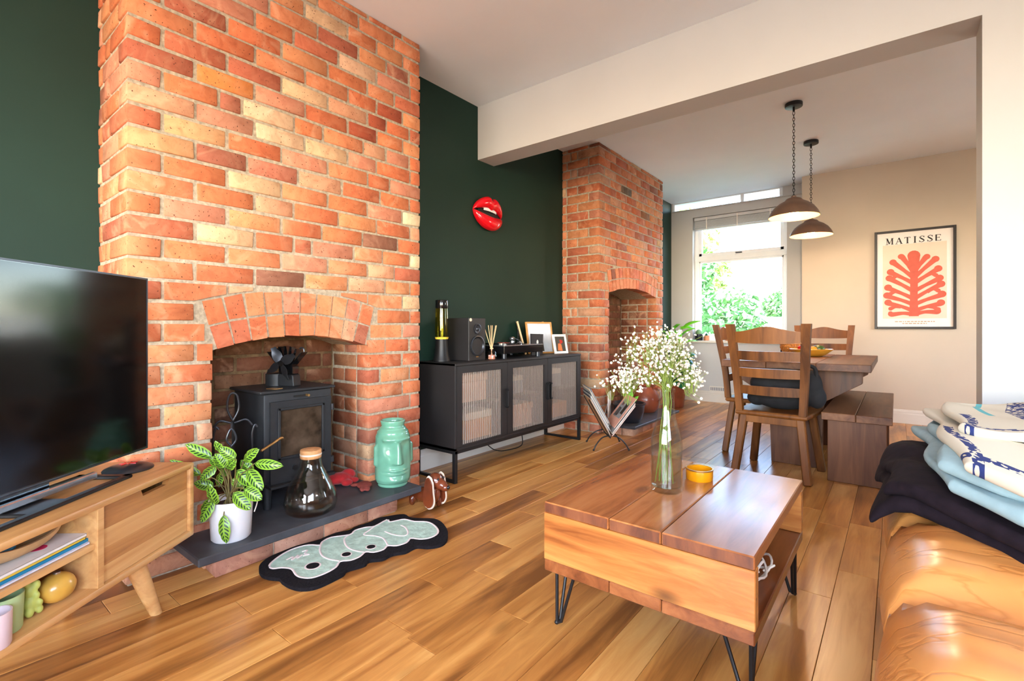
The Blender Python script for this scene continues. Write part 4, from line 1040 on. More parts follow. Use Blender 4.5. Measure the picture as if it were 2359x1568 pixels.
RL = [[(-1.985, 1.16), (-1.941, 1.131), (-1.887, 1.111), (-1.836, 1.112), (-1.79, 1.129)], [(-1.981, 1.303), (-1.966, 1.266), (-1.907, 1.233), (-1.854, 1.22), (-1.806, 1.227), (-1.775, 1.24)], [(-1.971, 1.432), (-1.952, 1.388), (-1.929, 1.343), (-1.876, 1.367), (-1.824, 1.373), (-1.753, 1.343)], [(-1.881, 1.425), (-1.824, 1.427), (-1.774, 1.448), (-1.785, 1.482), (-1.842, 1.514), (-1.879, 1.517)], [(-1.97, 1.0), (-1.975, 1.03), (-1.95, 1.013), (-1.972, 1.05), (-1.948, 1.035), (-1.962, 1.062)], [(-1.99, 1.078), (-1.985, 1.098), (-1.963, 1.075), (-1.943, 1.082), (-1.95, 1.060)]]
rg = thing('rug', 'black bordered mint green blob shaped rug beside the hearth', 'rug', (0, 0, 0))
b = B().prism(bezc(RUG, 3), .0005, .014, 'z'); b.bevel(.005, 2, 50); b.obj('border', 'rug_black', rg)
B().prism(bezc(MINT, 3), .012, .0165, 'z').obj('field', 'rug_mint', rg)
b = B(); b.tube([(x_, y_, .0165) for x_, y_ in bezc(MINT, 3)], .0045, 6, closed=True, flat=.5); b.obj('edge_line', 'rug_white', rg)
for l in RL: b = B(); b.tube(bez([(x_, y_, .0165) for x_, y_ in l], 5), .0042, 6, flat=.55); b.obj('line', 'rug_white', rg)
for (x_, y_, r__) in ((-1.837, 1.04, .025), (-1.819, 1.18, .018), (-1.797, 1.287, .018)):
    B().cyl((x_, y_, .0155), r__*1.28, .0016, 24).obj('eye_ring', 'rug_white', rg); B().cyl((x_, y_, .0165), r__, .0016, 24).obj('eye', 'rug_black', rg)

# ---------------------------------------------------------------- black cabinet
CX0, CXF, CYA, CYB, CZ0, CZ1 = -2.52, -2.15, 2.155, 3.69, .203, .747
cab = thing('sideboard', 'black metal sideboard with three ribbed glass doors', 'sideboard', (0, 0, 0))
t_ = .016
b = B().box((CX0, CYA, CZ1-t_), (CXF+.004, CYB, CZ1), .002).obj('top', 'cabinet_black', cab, smooth=False)
B().box((CX0, CYA, CZ0), (CXF, CYB, CZ0+t_), .001).obj('bottom', 'cabinet_black', cab, smooth=False)
for y in (CYA, CYB-t_): B().box((CX0, y, CZ0), (CXF, y+t_, CZ1-.001), .001).obj('side', 'cabinet_black', cab, smooth=False)
B().box((CX0, CYA+.01, CZ0+.01), (CX0+.008, CYB-.01, CZ1-.01)).obj('back', 'cabinet_black', cab, smooth=False)
for y in (2.675, 3.181): B().box((CX0+.01, y-.008, CZ0+t_), (CXF-.022, y+.008, CZ1-t_)).obj('divider', 'cabinet_black', cab, smooth=False)
B().box((CX0+.01, CYA+t_, .455), (CXF-.04, CYB-t_, .467)).obj('shelf', 'cabinet_black', cab, smooth=False)
DS = [(CYA+t_+.002, 2.673, 2.22, 2.617), (2.677, 3.179, 2.737, 3.133), (3.183, CYB-t_-.002, 3.238, 3.630)]
for di, (y0, y1, g0, g1) in enumerate(DS):
    z0, z1, h0, h1 = CZ0+t_+.002, CZ1-t_-.002, .232, .684
    d_ = B(); xa, xb = CXF-.018, CXF
    for lo, hi in (((xa, y0, z0), (xb, g0, z1)), ((xa, g1, z0), (xb, y1, z1)), ((xa, g0, z0), (xb, g1, h0)), ((xa, g0, h1), (xb, g1, z1))): d_.box(lo, hi)
    door = d_.obj('door', 'cabinet_black', cab, smooth=False)
    n_ = 22; rows = []
    for k in range(n_*6+1):
        y = g0+(g1-g0)*k/(n_*6); xx = CXF-.011+.0052*abs(sin(pi*k/6)); rows.append([Vector((xx, y, h0)), Vector((xx, y, h1))])
    B().sheet(rows).obj('ribbed_glass', 'fluted_glass', door, ang=20, label='vertically ribbed glass')
    hy_ = y1-.016 if di in (0, 1) else y0+.016
    B().box((CXF, hy_-.004, .41), (CXF+.026, hy_+.004, .545), .002).cyl((0, 0, 0), .006, .03, 8, M_=Matrix.Translation((CXF, hy_, .535)) @ Matrix.Rotation(pi/2, 4, 'Y')).cyl((0, 0, 0), .006, .03, 8, M_=Matrix.Translation((CXF, hy_, .42)) @ Matrix.Rotation(pi/2, 4, 'Y')).obj('handle', 'black_metal', door, smooth=False)
for y in (CYA+.012, CYB-.012):
    B().box((CXF-.024, y-.012, 0), (CXF, y+.012, CZ0), .001).box((CX0, y-.012, 0), (CX0+.024, y+.012, CZ0), .001).box((CX0+.02, y-.010, 0), (CXF-.02, y+.010, .018), .001).obj('leg', 'black_metal', cab, smooth=False)
B().box((CX0, CYA, CZ0-.02), (CXF, CYB, CZ0-.001), .001).obj('plinth_rail', 'black_metal', cab, smooth=False)
# what shows through the ribbed glass
for i, (y0, y1, z0, z1, xx, mat, lab) in enumerate((
        (2.23, 2.60, .4675, .655, -2.28, 'box_peach', 'pale peach storage box on the upper shelf behind the first glass door'), (2.36, 2.62, .2195, .40, -2.25, 'box_orange', 'orange storage box on the lower shelf behind the first glass door'), (2.20, 2.33, .2195, .36, -2.28, 'box_grey', 'grey box beside the orange box behind the first glass door'),
        (2.72, 3.05, .4675, .60, -2.30, 'box_grey', 'grey box on the upper shelf behind the middle glass door'), (2.75, 3.12, .2195, .39, -2.26, 'box_peach', 'peach box on the lower shelf behind the middle glass door'), (3.24, 3.60, .4675, .62, -2.30, 'box_grey', 'grey box on the upper shelf behind the third glass door'), (3.26, 3.62, .2195, .34, -2.25, 'box_orange', 'orange box on the lower shelf behind the third glass door'))):
    bx_ = thing('storage_box', lab, 'box', ((xx-2.46)/2, (y0+y1)/2, z0), group='boxes inside the sideboard')
    w2, d2 = (y1-y0)/2, (xx+2.46)/2
    B().box((-d2, -w2, 0), (d2, w2, (z1-z0)*.72), .002).obj('body', mat, bx_, smooth=False); B().box((-d2-.003, -w2-.003, (z1-z0)*.73), (d2+.003, w2+.003, z1-z0), .002).obj('lid', 'sleeve_cream' if i % 2 else mat, bx_, smooth=False)
TZ = CZ1+.0006
lv = thing('lava_lamp', 'tall lava lamp with yellow liquid on the sideboard end', 'lamp', (-2.36, 2.243, TZ))
B().lathe([(0, 0), (.056, 0), (.058, .006), (.056, .012), (.047, .05), (.042, .11), (.040, .148), (0, .148)], seg=32).obj('base', 'black_metal', lv)
B().lathe([(0, .148), (.040, .148), (.044, .154), (.045, .162), (0, .164)], seg=32).obj('yellow_ring', 'mag_yellow', lv)
B().lathe([(.0415, .162), (.044, .19), (.0445, .25), (.042, .33), (.040, .352), (.0385, .352), (.040, .33), (.0425, .25), (.042, .19), (.0395, .162)], seg=32).obj('glass', 'lamp_glass', lv)
B().cyl((0, 0, .35), .0425, .056, 32, bev=.004).obj('cap', 'gloss_black', lv)
sp_ = thing('loudspeaker', 'black bookshelf loudspeaker on the sideboard', 'speaker', (-2.355, 2.47, TZ))
B().box((-.12, -.085, 0), (.105, .085, .290), .003).obj('cabinet', 'cabinet_black', sp_, smooth=False)
MX = Matrix.Translation((.1055, 0, .10)) @ Matrix.Rotation(pi/2, 4, 'Y')
B().lathe([(.070, 0), (.070, .008), (.064, .010), (.058, .006), (.030, -.022), (.024, -.018), (.014, -.012), (0, -.010)], seg=40, M_=MX).obj('woofer', 'steel_dark', sp_)
MX = Matrix.Translation((.105, 0, .215)) @ Matrix.Rotation(pi/2, 4, 'Y')
B().lathe([(.036, 0), (.036, .006), (.031, .008), (.022, .003), (.014, .004), (.010, .010), (0, .013)], seg=32, M_=MX).obj('tweeter', 'steel_dark', sp_)
B().cyl((0, 0, 0), .011, .004, 16, M_=Matrix.Translation((.105, -.068, .277)) @ Matrix.Rotation(pi/2, 4, 'Y')).obj('sticker', 'pale_edge', sp_); B().box((.105, -.012, .022), (.107, .012, .030)).obj('badge', 'brass', sp_, smooth=False)
rd = thing('reed_diffuser', 'small ribbed glass bottle with pale reeds beside the loudspeaker', 'diffuser', (-2.235, 2.603, TZ))
b = B(); n_ = 48
rows = []
for r0, z in ((.026, 0), (.031, .004), (.031, .052), (.026, .060), (.012, .064), (.011, .078)): rows.append([b.bm.verts.new(((r0+(.0016*cos(12*2*pi*k/n_) if .003 < z < .055 else 0))*cos(2*pi*k/n_), (r0+(.0016*cos(12*2*pi*k/n_) if .003 < z < .055 else 0))*sin(2*pi*k/n_), z)) for k in range(n_)])
for A_, C_ in zip(rows, rows[1:]):
    for k in range(n_): b.bm.faces.new((A_[k], A_[(k+1) % n_], C_[(k+1) % n_], C_[k]))
b.bm.faces.new(rows[0][::-1]); b.obj('bottle', 'pale_glass', rd); B().cyl((0, 0, .003), .024, .03, 24).obj('oil', 'sleeve_peach', rd); B().cyl((0, 0, .074), .0125, .008, 16).obj('collar', 'reed', rd)
for dx, dy in ((-.03, -.05), (.0, -.035), (.02, .03), (-.01, .055), (.015, -.01), (-.02, .015)): B().tube([(-dx*.15, -dy*.15, .012), (dx*.1, dy*.1, .08), (dx, dy, .24+.0*dx)], .0024, 6).obj('reed', 'reed', rd)
# turntable
tt = thing('turntable', 'black record player with a silver deck on the sideboard', 'turntable', (-2.36, 2.945, TZ))
B().box((-.17, -.245, .036), (.16, .245, .088), .004).obj('plinth', 'gloss_black', tt, smooth=False); B().box((-.17, -.246, .089), (.161, .246, .097), .002).obj('deck', 'silver', tt, smooth=False)
B().cyl((-.005, -.05, .097), .148, .012, 48).obj('platter', 'gloss_black', tt); B().cyl((-.005, -.05, .109), .05, .001, 32).obj('record_label', 'fruit_red', tt)
for sx in (-.14, .13):
    for sy in (-.21, .21): B().cyl((sx, sy, 0), .018, .036, 20).obj('foot', 'steel_dark', tt)
B().cyl((-.11, .19, .097), .022, .02, 20).ball((-.11, .19, .135), .024, 14, 10, (1, 1, .7)).obj('arm_base', 'silver', tt); B().tube(bez([(-.15, .2, .14), (-.11, .19, .14), (-.02, .16, .128), (.06, .07, .118), (.075, .05, .114)], 6), .004, 8).box((.065, .035, .106), (.088, .058, .116)).obj('tonearm', 'silver', tt)
# picture frames
def frame(lab, y0, y1, z0, z1, xx, tilt, rz, fmat, pmat, group='picture frames on the sideboard', fw_=.014, deco=None):
    w2 = (y1-y0)/2; h_ = z1-z0
    root = thing('picture_frame', lab, 'picture frame', (xx, (y0+y1)/2, TZ), rz, group)
    root.rotation_euler = (0, -tilt, rz)
    b = B()
    for lo, hi in (((0, -w2, 0), (.014, -w2+fw_, h_)), ((0, w2-fw_, 0), (.014, w2, h_)), ((0, -w2+fw_, 0), (.014, w2-fw_, fw_)), ((0, -w2+fw_, h_-fw_), (.014, w2-fw_, h_))): b.box(lo, hi, .001)
    b.obj('frame', fmat, root, smooth=False); B().box((.001, -w2+fw_, fw_), (.007, w2-fw_, h_-fw_)).obj('picture', pmat, root, smooth=False)
    for k, (pts, mt) in enumerate(deco or []): B().prism([(-w2+u*2*w2, v*h_) for u, v in pts], .0068, .0076+.0003*k, 'x').obj('print', mt, root, smooth=False)
    B().bar((-.002, 0, h_*.75), (-.055, 0, .004+sin(tilt)*.05), .03, .004).obj('strut', 'print_black', root, smooth=False)
    return root
circ = lambda cu, cv, ru, rv, n=16: [(cu+ru*cos(2*pi*k/n), cv+rv*sin(2*pi*k/n)) for k in range(n)]
frame('gold framed photo of a person in red on the sideboard', 3.30, 3.60, 0, .275, -2.40, .16, radians(-12), 'gold_frame', 'photo_blue', deco=[([(.30, .08), (.62, .08), (.60, .40), (.50, .46), (.40, .42)], 'photo_dark'), ([(.34, .08), (.48, .08), (.46, .42), (.40, .42)], 'fruit_red'), (circ(.48, .54, .075, .085), 'photo_hair'), (circ(.45, .51, .05, .06), 'photo_skin')])
frame('narrow light wood frame behind the record player leaning to the left', 3.245, 3.365, 0, .285, -2.47, .26, radians(42), 'reed', 'brown_card')
frame('gold edged frame turned sideways behind the white framed photo', 3.56, 3.68, 0, .28, -2.46, .16, radians(38), 'gold_frame', 'photo_dark')
frame('small white ornate frame with an orange photo at the sideboard end', 3.475, 3.645, 0, .168, -2.27, .2, radians(-8), 'sleeve_white', 'photo_dark', fw_=.02, deco=[([(.28, .18), (.62, .14), (.58, .48), (.36, .56)], 'photo_orange'), (circ(.56, .62, .16, .10), 'fruit_red'), (circ(.40, .62, .10, .10), 'photo_dark')])
bc = thing('black_card', 'small black card with a white mark standing behind the record player', 'card', (-2.335, 3.285, TZ)); B().prism([(-.075, 0), (.075, 0), (.085, .17), (-.085, .175)], 0, .012, 'x').obj('card', 'print_black', bc, smooth=False); B().prism([(-.012, .095), (.012, .095), (.012, .115), (0, .125), (-.012, .115)], .012, .0128, 'x').obj('mark', 'paper_white', bc, smooth=False); B().bar((0, 0, .12), (-.05, 0, .004), .03, .004).obj('strut', 'print_black', bc, smooth=False)
# cable under the sideboard
o = B().tube(bez([(-2.515, 2.5, .16), (-2.50, 2.75, .13), (-2.46, 2.9, .02), (-2.40, 3.0, .01), (-2.42, 3.2, .01), (-2.49, 3.3, .09), (-2.515, 3.45, .15)], 8), .004, 6).obj('cable', 'black_metal'); tag(o, 'thin black cable sagging along the wall under the sideboard', 'cable')

# lips
lp = thing('lips_sculpture', 'glossy red open lips sculpture hung on the dark green wall', 'wall decor', (XL1+.004, 2.905, 1.868))
lp.rotation_euler = (radians(-4), 0, 0)
def lip(zf, rf, xf, nm):
    b = B(); n_ = 36; V = []
    for i in range(n_+1):
        y = -1+2*i/n_; zc_, r0, xc_ = zf(y), max(rf(y), .002), xf(y)
        V.append([b.bm.verts.new((max(0, xc_+r0*.95*cos(a)), y*.168, zc_+r0*sin(a))) for a in [2*pi*k/20 for k in range(20)]])
    for A_, C_ in zip(V, V[1:]):
        for k in range(20): b.bm.faces.new((A_[k], A_[(k+1) % 20], C_[(k+1) % 20], C_[k]))
    b.bm.faces.new(V[0][::-1]); b.bm.faces.new(V[-1]); return b.obj(nm, 'lip_red', lp, ang=85)
q_ = lambda y: max(1-y*y, 0)
lip(lambda y: .078*q_(y)**.7+.004-.016*g_(y, .13), lambda y: .044*q_(abs(y))**.6*(1-.10*g_(y, .16))+.005, lambda y: .030*q_(y)**.7, 'upper_lip')
lip(lambda y: -.076*q_(y)**.7-.004, lambda y: .050*q_(abs(y)**1.1)**.6+.005, lambda y: .036*q_(y)**.7, 'lower_lip')
B().ball((.012, 0, .0), .1, 24, 12, (.12, 1.25, .55)).obj('mouth', 'mouth_black', lp)
b = B(); b.sheet([[Vector((.026+.016*q_(y/.09), y, z)) for z in (.012, .028, .05)] for y in [-.075+.15*k/16 for k in range(17)]], .004); b.obj('teeth', 'white_ceramic', lp)
# ---------------------------------------------------------------- dining set
tb = thing('dining_table', 'dark walnut trestle dining table', 'dining table', (-.56, 4.385, 0))
ws = [-.44, -.147, .147, .44]
for k in range(3): B().box((ws[k]+.0006, -.665, .692), (ws[k+1]-.0006, .665, .740), .003).obj('top_plank', 'dark_walnut', tb, smooth=False)
for y in (-.40, .42):
    o = B().prism([(-.155, 0), (.155, 0), (.165, .46), (.385, .60), (.385, .691), (-.385, .691), (-.385, .60), (-.165, .46)], -.03, .03, 'y', .003).obj('trestle', 'walnut_upright', tb, smooth=False); o.location = (0, y, 0)
B().box((-.03, -.40, .30), (.03, .42, .40), .003).obj('stretcher', 'dark_walnut', tb, smooth=False)
bn = thing('bench', 'dark walnut bench along the dining table', 'bench', (-.195, 4.325, 0))
for a, c in ((-.178, -.001), (.001, .178)): B().box((a, -.70, .393), (c, .70, .440), .003).obj('seat_plank', 'dark_walnut', bn, smooth=False)
for y in (-.615, .60):
    o = B().box((-.15, -.03, 0), (.15, .03, .392), .003).obj('end_panel', 'walnut_upright', bn, smooth=False); o.location = (0, y, 0); o['label'] = 'solid end panel'
B().box((-.03, -.59, .28), (.03, .58, .36), .002).obj('stretcher', 'dark_walnut', bn, smooth=False)

def make_chair(label, loc, rz):
    ch = thing('dining_chair', label, 'chair', loc, rz, 'ladder-back chairs at the dining table')
    sz = .425
    # saddle seat
    b = B(); roundslab(b, lambda x_, y_, z_: Vector((x_*(1.0-.08*(y_ < 0)*min(1, -y_*4)), y_, sz-.016+z_)), .45, .43, .034, r=.017, nx=12, ny=12, top=lambda u, v: -.006*sin(pi*u)*sin(pi*v)); b.obj('seat', 'chair_oak', ch)
    for s_ in (-1, 1):
        B().bar((s_*.165, -.165, sz-.02), (s_*.215, -.215, 0), .048, .042, (0, 1, 0), .006).obj('leg', 'chair_oak', ch, smooth=False)
        B().bar((s_*.165, .155, sz-.02), (s_*.215, .205, 0), .048, .042, (0, 1, 0), .006).obj('leg', 'chair_oak', ch, smooth=False)
        pts = [(-.20, sz-.005), (-.215, .62), (-.25, .82), (-.285, .995)]
        b = B(); out = []
        cen = bez([(s_*(.185+.012*k), p[0], p[1]) for k, p in enumerate(pts)], 5)
        V = []
        for k, c_ in enumerate(cen):
            t = k/(len(cen)-1); w_ = .020+.006*t; d2 = .020
            if k == len(cen)-1: pass
            V.append([b.bm.verts.new(c_+Vector((sx*w_, sy*d2, 0))) for sx, sy in ((-1, -1), (1, -1), (1, 1), (-1, 1))])
        for A_, C_ in zip(V, V[1:]):
            for k in range(4): b.bm.faces.new((A_[k], A_[(k+1) % 4], C_[(k+1) % 4], C_[k]))
        b.bm.faces.new(V[0][::-1]); b.bm.faces.new(V[-1]); b.bevel(.006, 2, 40); b.obj('back_post', 'chair_oak', ch)
    def yb(z):
        for (y0, z0), (y1, z1) in zip(pts, pts[1:]):
            if z <= z1: return y0+(y1-y0)*(z-z0)/(z1-z0)
        return pts[-1][0]
    def slat(z0, z1, arch, nm, dip=.0):
        b = B(); n_ = 20; rows = []
        hw_ = .178+.035*((z0+z1)/2-sz)/.55
        T = []
        for k in range(n_+1):
            t = -1+2*k/n_; x_ = t*hw_; cy_ = -.022*(1-t*t)
            zt_ = z1+arch*math.exp(-(t/.5)**2)-arch*.12*(abs(t) > .55)*(abs(t)-.55); zb_ = z0-dip*(1-t*t)
            ym = yb((z0+z1)/2)+cy_
            T.append([b.bm.verts.new(p) for p in ((x_, ym-.010, zb_), (x_, ym-.014, zt_), (x_, ym+.006, zt_), (x_, ym+.010, zb_))])
        for A_, C_ in zip(T, T[1:]):
            for k in range(4): b.bm.faces.new((A_[k], A_[(k+1) % 4], C_[(k+1) % 4], C_[k]))
        b.bm.faces.new(T[0][::-1]); b.bm.faces.new(T[-1]); b.obj(nm, 'chair_oak', ch, ang=50)
    slat(.875, .945, .034, 'crest_rail', .006); slat(.762, .820, .0, 'back_slat', .004); slat(.652, .708, 0, 'back_slat', .004); slat(.538, .592, 0, 'back_slat', .004)
    B().box((-.15, -.192, sz-.078), (.15, -.168, sz-.03), .003).obj('rear_apron', 'chair_oak', ch, smooth=False); B().box((-.15, .15, sz-.078), (.15, .172, sz-.03), .003).obj('front_apron', 'chair_oak', ch, smooth=False)
    return ch
make_chair('honey oak ladder-back dining chair nearest the coffee table, with its back to us', (-.625, 3.70, 0), radians(-4))
make_chair('oak ladder-back dining chair on the window side of the table, seen from the side', (-.845, 4.27, 0), radians(-90))
make_chair('far oak ladder-back dining chair at the other end of the table', (-.55, 5.27, 0), radians(180))
o = blob('bag', 'black soft bag slumped on the nearest dining chair', 'bag', 'black_fabric', [((0, 0, .09), .12, (1.7, .72, .8)), ((.05, .01, .17), .10, (1.4, .75, .9)), ((-.09, .0, .16), .09, (1.2, .8, .9)), ((.17, .02, .15), .07, (.9, .8, 1.6)), ((.2, .01, .09), .06, (.9, .9, 1.2)), ((-.15, 0, .06), .06, (1.1, 1, .9)), ((.0, .0, .23), .05, (2.8, .7, .8))], (-.60, 3.665, .434), radians(-4), .010)
bag = o; b = B().tube(bez([(.12, .0, .24), (.14, -.02, .29), (.19, -.01, .28), (.2, 0, .22)], 5), .012, 8); b.obj('strap', 'black_fabric', bag)
fb = thing('fruit_bowl', 'shallow yellow bowl of fruit on the dining table', 'bowl', (-.545, 4.62, .7405))
B().lathe([(0, 0), (.07, 0), (.10, .012), (.148, .05), (.155, .058), (.150, .060), (.10, .022), (.06, .010), (0, .009)], seg=44).obj('bowl', 'bowl_yellow', fb)
for i, (nm, mt, lab, cat, p, r__, sc) in enumerate((('red_tomato', 'fruit_red', 'red tomato in the yellow bowl', 'tomato', (-.03, -.02, .058), .034, (1, 1, .9)), ('avocado', 'fruit_green', 'dark green avocado in the yellow bowl', 'avocado', (.045, .03, .058), .035, (1.45, .95, .9)), ('orange', 'fruit_orange', 'orange fruit at the front of the yellow bowl', 'orange', (.02, -.07, .052), .033, (1, 1, .95)), ('red_pepper', 'fruit_red', 'small red pepper behind the tomato in the bowl', 'pepper', (-.07, .05, .062), .026, (1.3, 1, .9)))):
    o = B().ball((0, 0, 0), r__, 18, 12, sc).obj(nm, mt); tag(o, lab, cat); o.location = (-.545+p[0], 4.62+p[1], .7405+p[2])
    B().tube([(0, 0, r__*sc[2]-.003), (.003, 0, r__*sc[2]+.008)], .003, 6).obj('stalk', 'stem_green', o)
wk = thing('wicker_basket', 'round woven orange basket beside the fruit bowl', 'basket', (-.70, 4.83, .7405))
B().lathe([(0, 0), (.06, 0), (.085, .02), (.105, .06), (.10, .095), (.094, .095), (.098, .06), (.08, .025), (0, .01)], seg=40).obj('body', 'wicker', wk)
for k in range(5): B().lathe([(.066+.036*sin(.3+.28*k)+.004, .012+.018*k), (.074+.036*sin(.3+.28*k), .018+.018*k), (.066+.036*sin(.3+.28*k)+.004, .026+.018*k)], seg=36).obj('weave_band', 'wicker', wk)
bt = thing('pepper_mill', 'slim dark pepper mill behind the chair on the dining table', 'pepper mill', (-.80, 4.95, .7405)); B().lathe([(0, 0), (.022, 0), (.022, .02), (.014, .06), (.018, .11), (.014, .13), (0, .13)], seg=20).obj('body', 'gloss_black', bt); B().ball((0, 0, .145), .018, 12, 8).obj('knob', 'silver', bt)
pl = thing('plate', 'dark flat dish on the far corner of the dining table', 'plate', (-.86, 4.62, .7405)); B().lathe([(0, 0), (.06, 0), (.095, .012), (.097, .015), (.06, .006), (0, .005)], seg=36).obj('dish', 'navy_pot', pl)

# ---------------------------------------------------------------- pendants
def pendant(label, x_, y_):
    p = thing('pendant_lamp', label, 'pendant lamp', (x_, y_, CEIL), group='pendant lamps over the dining table')
    B().cyl((0, 0, -.030), .060, .029, 32, bev=.004).obj('ceiling_rose', 'black_metal', p); B().cyl((0, 0, -.062), .008, .034, 12).obj('stub', 'black_metal', p)
    b = B(); z = -.066; k = 0
    while z > -.705:
        pts = []
        for i in range(12):
            a = 2*pi*i/12; u, v = .0075*cos(a), .0145*sin(a); pts.append((u, 0, z-.0115+v) if k % 2 == 0 else (0, u, z-.0115+v))
        b.tube(pts, .0021, 5, closed=True); z -= .0225; k += 1
    tag(b.obj('chain', 'black_metal', p), kind='stuff')
    zt_ = -.715
    B().cyl((0, 0, zt_-.022), .018, .03, 16).obj('socket', 'bronze_shade', p)
    prof = [(.018, zt_+.0), (.05, zt_-.012), (.058, zt_-.022), (.062, zt_-.028), (.10, zt_-.048), (.135, zt_-.078), (.160, zt_-.115), (.173, zt_-.150)]
    B().lathe([(r0, z0) for r0, z0 in prof], seg=56).obj('shade', 'bronze_shade', p, ang=60)
    B().lathe([(r0-.003 if r0 > .02 else r0, z0-.004) for r0, z0 in prof[:-1]]+[(.170, zt_-.150)], seg=56).obj('shade_lining', 'amber_inside', p, ang=60)
    B().lathe([(0, zt_-.022), (.014, zt_-.024), (.018, zt_-.05), (.032, zt_-.085), (.036, zt_-.105), (.030, zt_-.128), (.016, zt_-.140), (0, zt_-.142)], seg=24).obj('bulb', 'bulb_glow', p)
    l_ = light('pendant_light', 'POINT', (x_, y_, CEIL+zt_-.165), (0, 0, 0), 18, (1, .72, .46), shadow_soft_size=.03)
    return p
pendant('bronze dome pendant lamp on a chain nearest the beam', -.614, 4.245)
pendant('bronze dome pendant lamp on a chain nearest the window', -.614, 5.202)

# ---------------------------------------------------------------- poster
po = thing('framed_poster', 'black framed coral print poster on the cream wall', 'poster', (.138, YP, 1.463))
w2, h2, fw_ = .317, .503, .022
for lo, hi in (((-w2, -.028, -h2), (-w2+fw_, 0, h2)), ((w2-fw_, -.028, -h2), (w2, 0, h2)), ((-w2+fw_, -.028, -h2), (w2-fw_, 0, -h2+fw_)), ((-w2+fw_, -.028, h2-fw_), (w2-fw_, 0, h2))): B().box(lo, hi, .002).obj('frame_bar', 'dark_frame', po, smooth=False)
B().box((-w2+fw_, -.010, -h2+fw_), (w2-fw_, -.002, h2-fw_)).obj('paper', 'paper_white', po, smooth=False)
B().box((-w2+.068, -.0106, -h2+.105), (w2-.068, -.0098, h2-.145)).obj('print_field', 'print_beige', po, smooth=False)
cr = B(); yy = -.0112; cr_n = [0]
def stroke(pts, rs):
    P_ = bez([(p[0], 0, p[1]) for p in pts], 6); n_ = len(P_); Lr = []; cr_n[0] += 1; y_ = yy-.00012*cr_n[0]; rs = [q*1.5 for q in rs]
    for k, p in enumerate(P_):
        a = P_[max(k-1, 0)]; c = P_[min(k+1, n_-1)]; d = (c-a).normalized(); nn = Vector((-d.z, 0, d.x))
        f = k/(n_-1)*(len(rs)-1); i = min(int(f), len(rs)-2); r0 = rs[i]+(rs[i+1]-rs[i])*(f-i)
        Lr.append((p+nn*r0, p-nn*r0))
    for (a, b2), (c, d) in zip(Lr, Lr[1:]): cr.bm.faces.new([cr.bm.verts.new((q.x, y_, q.z)) for q in (a, b2, d, c)])
    e = P_[-1]; r0 = rs[-1]; cr.bm.faces.new([cr.bm.verts.new((e.x+r0*cos(2*pi*k/14), y_-.00005, e.z+r0*sin(2*pi*k/14))) for k in range(14)])
stroke([(0, -.375), (0, -.2), (.002, .05), (0, .235)], [.026, .020, .020, .034])
for s_ in (-1, 1):
    for k, (z0, xe, ze, r1) in enumerate(((-.335, .185, -.345, .014), (-.30, .205, -.255, .021), (-.235, .213, -.165, .022), (-.175, .205, -.085, .022), (-.10, .195, -.005, .021), (-.02, .185, .08, .021), (.04, .165, .165, .020), (.10, .10, .215, .018))):
        j = .012*sin(k*2.3+s_); stroke([(s_*.008, z0-.02), (s_*xe*.45, (z0*.62+ze*.38)+j*.5), (s_*(xe-.012), ze+j), (s_*xe, ze+j+.012)], [.014, .011, .016, r1])
        if k in (1, 3, 5): stroke([(s_*xe*.5, z0*.6+ze*.4), (s_*xe*.72, ze-.035+j), (s_*(xe*.9), ze-.052+j)], [.009, .009, .013])
cr.obj('coral_motif', 'coral_print', po, smooth=False)
tx = B(); H_ = .062
def seg_(a, b2, w_):
    a = Vector((a[0], 0, a[1])); b2 = Vector((b2[0], 0, b2[1])); d = (b2-a).normalized(); nn = Vector((-d.z, 0, d.x))*w_/2
    tx.bm.faces.new([tx.bm.verts.new((q.x, yy, q.z)) for q in (a+nn, a-nn, b2-nn, b2+nn)])
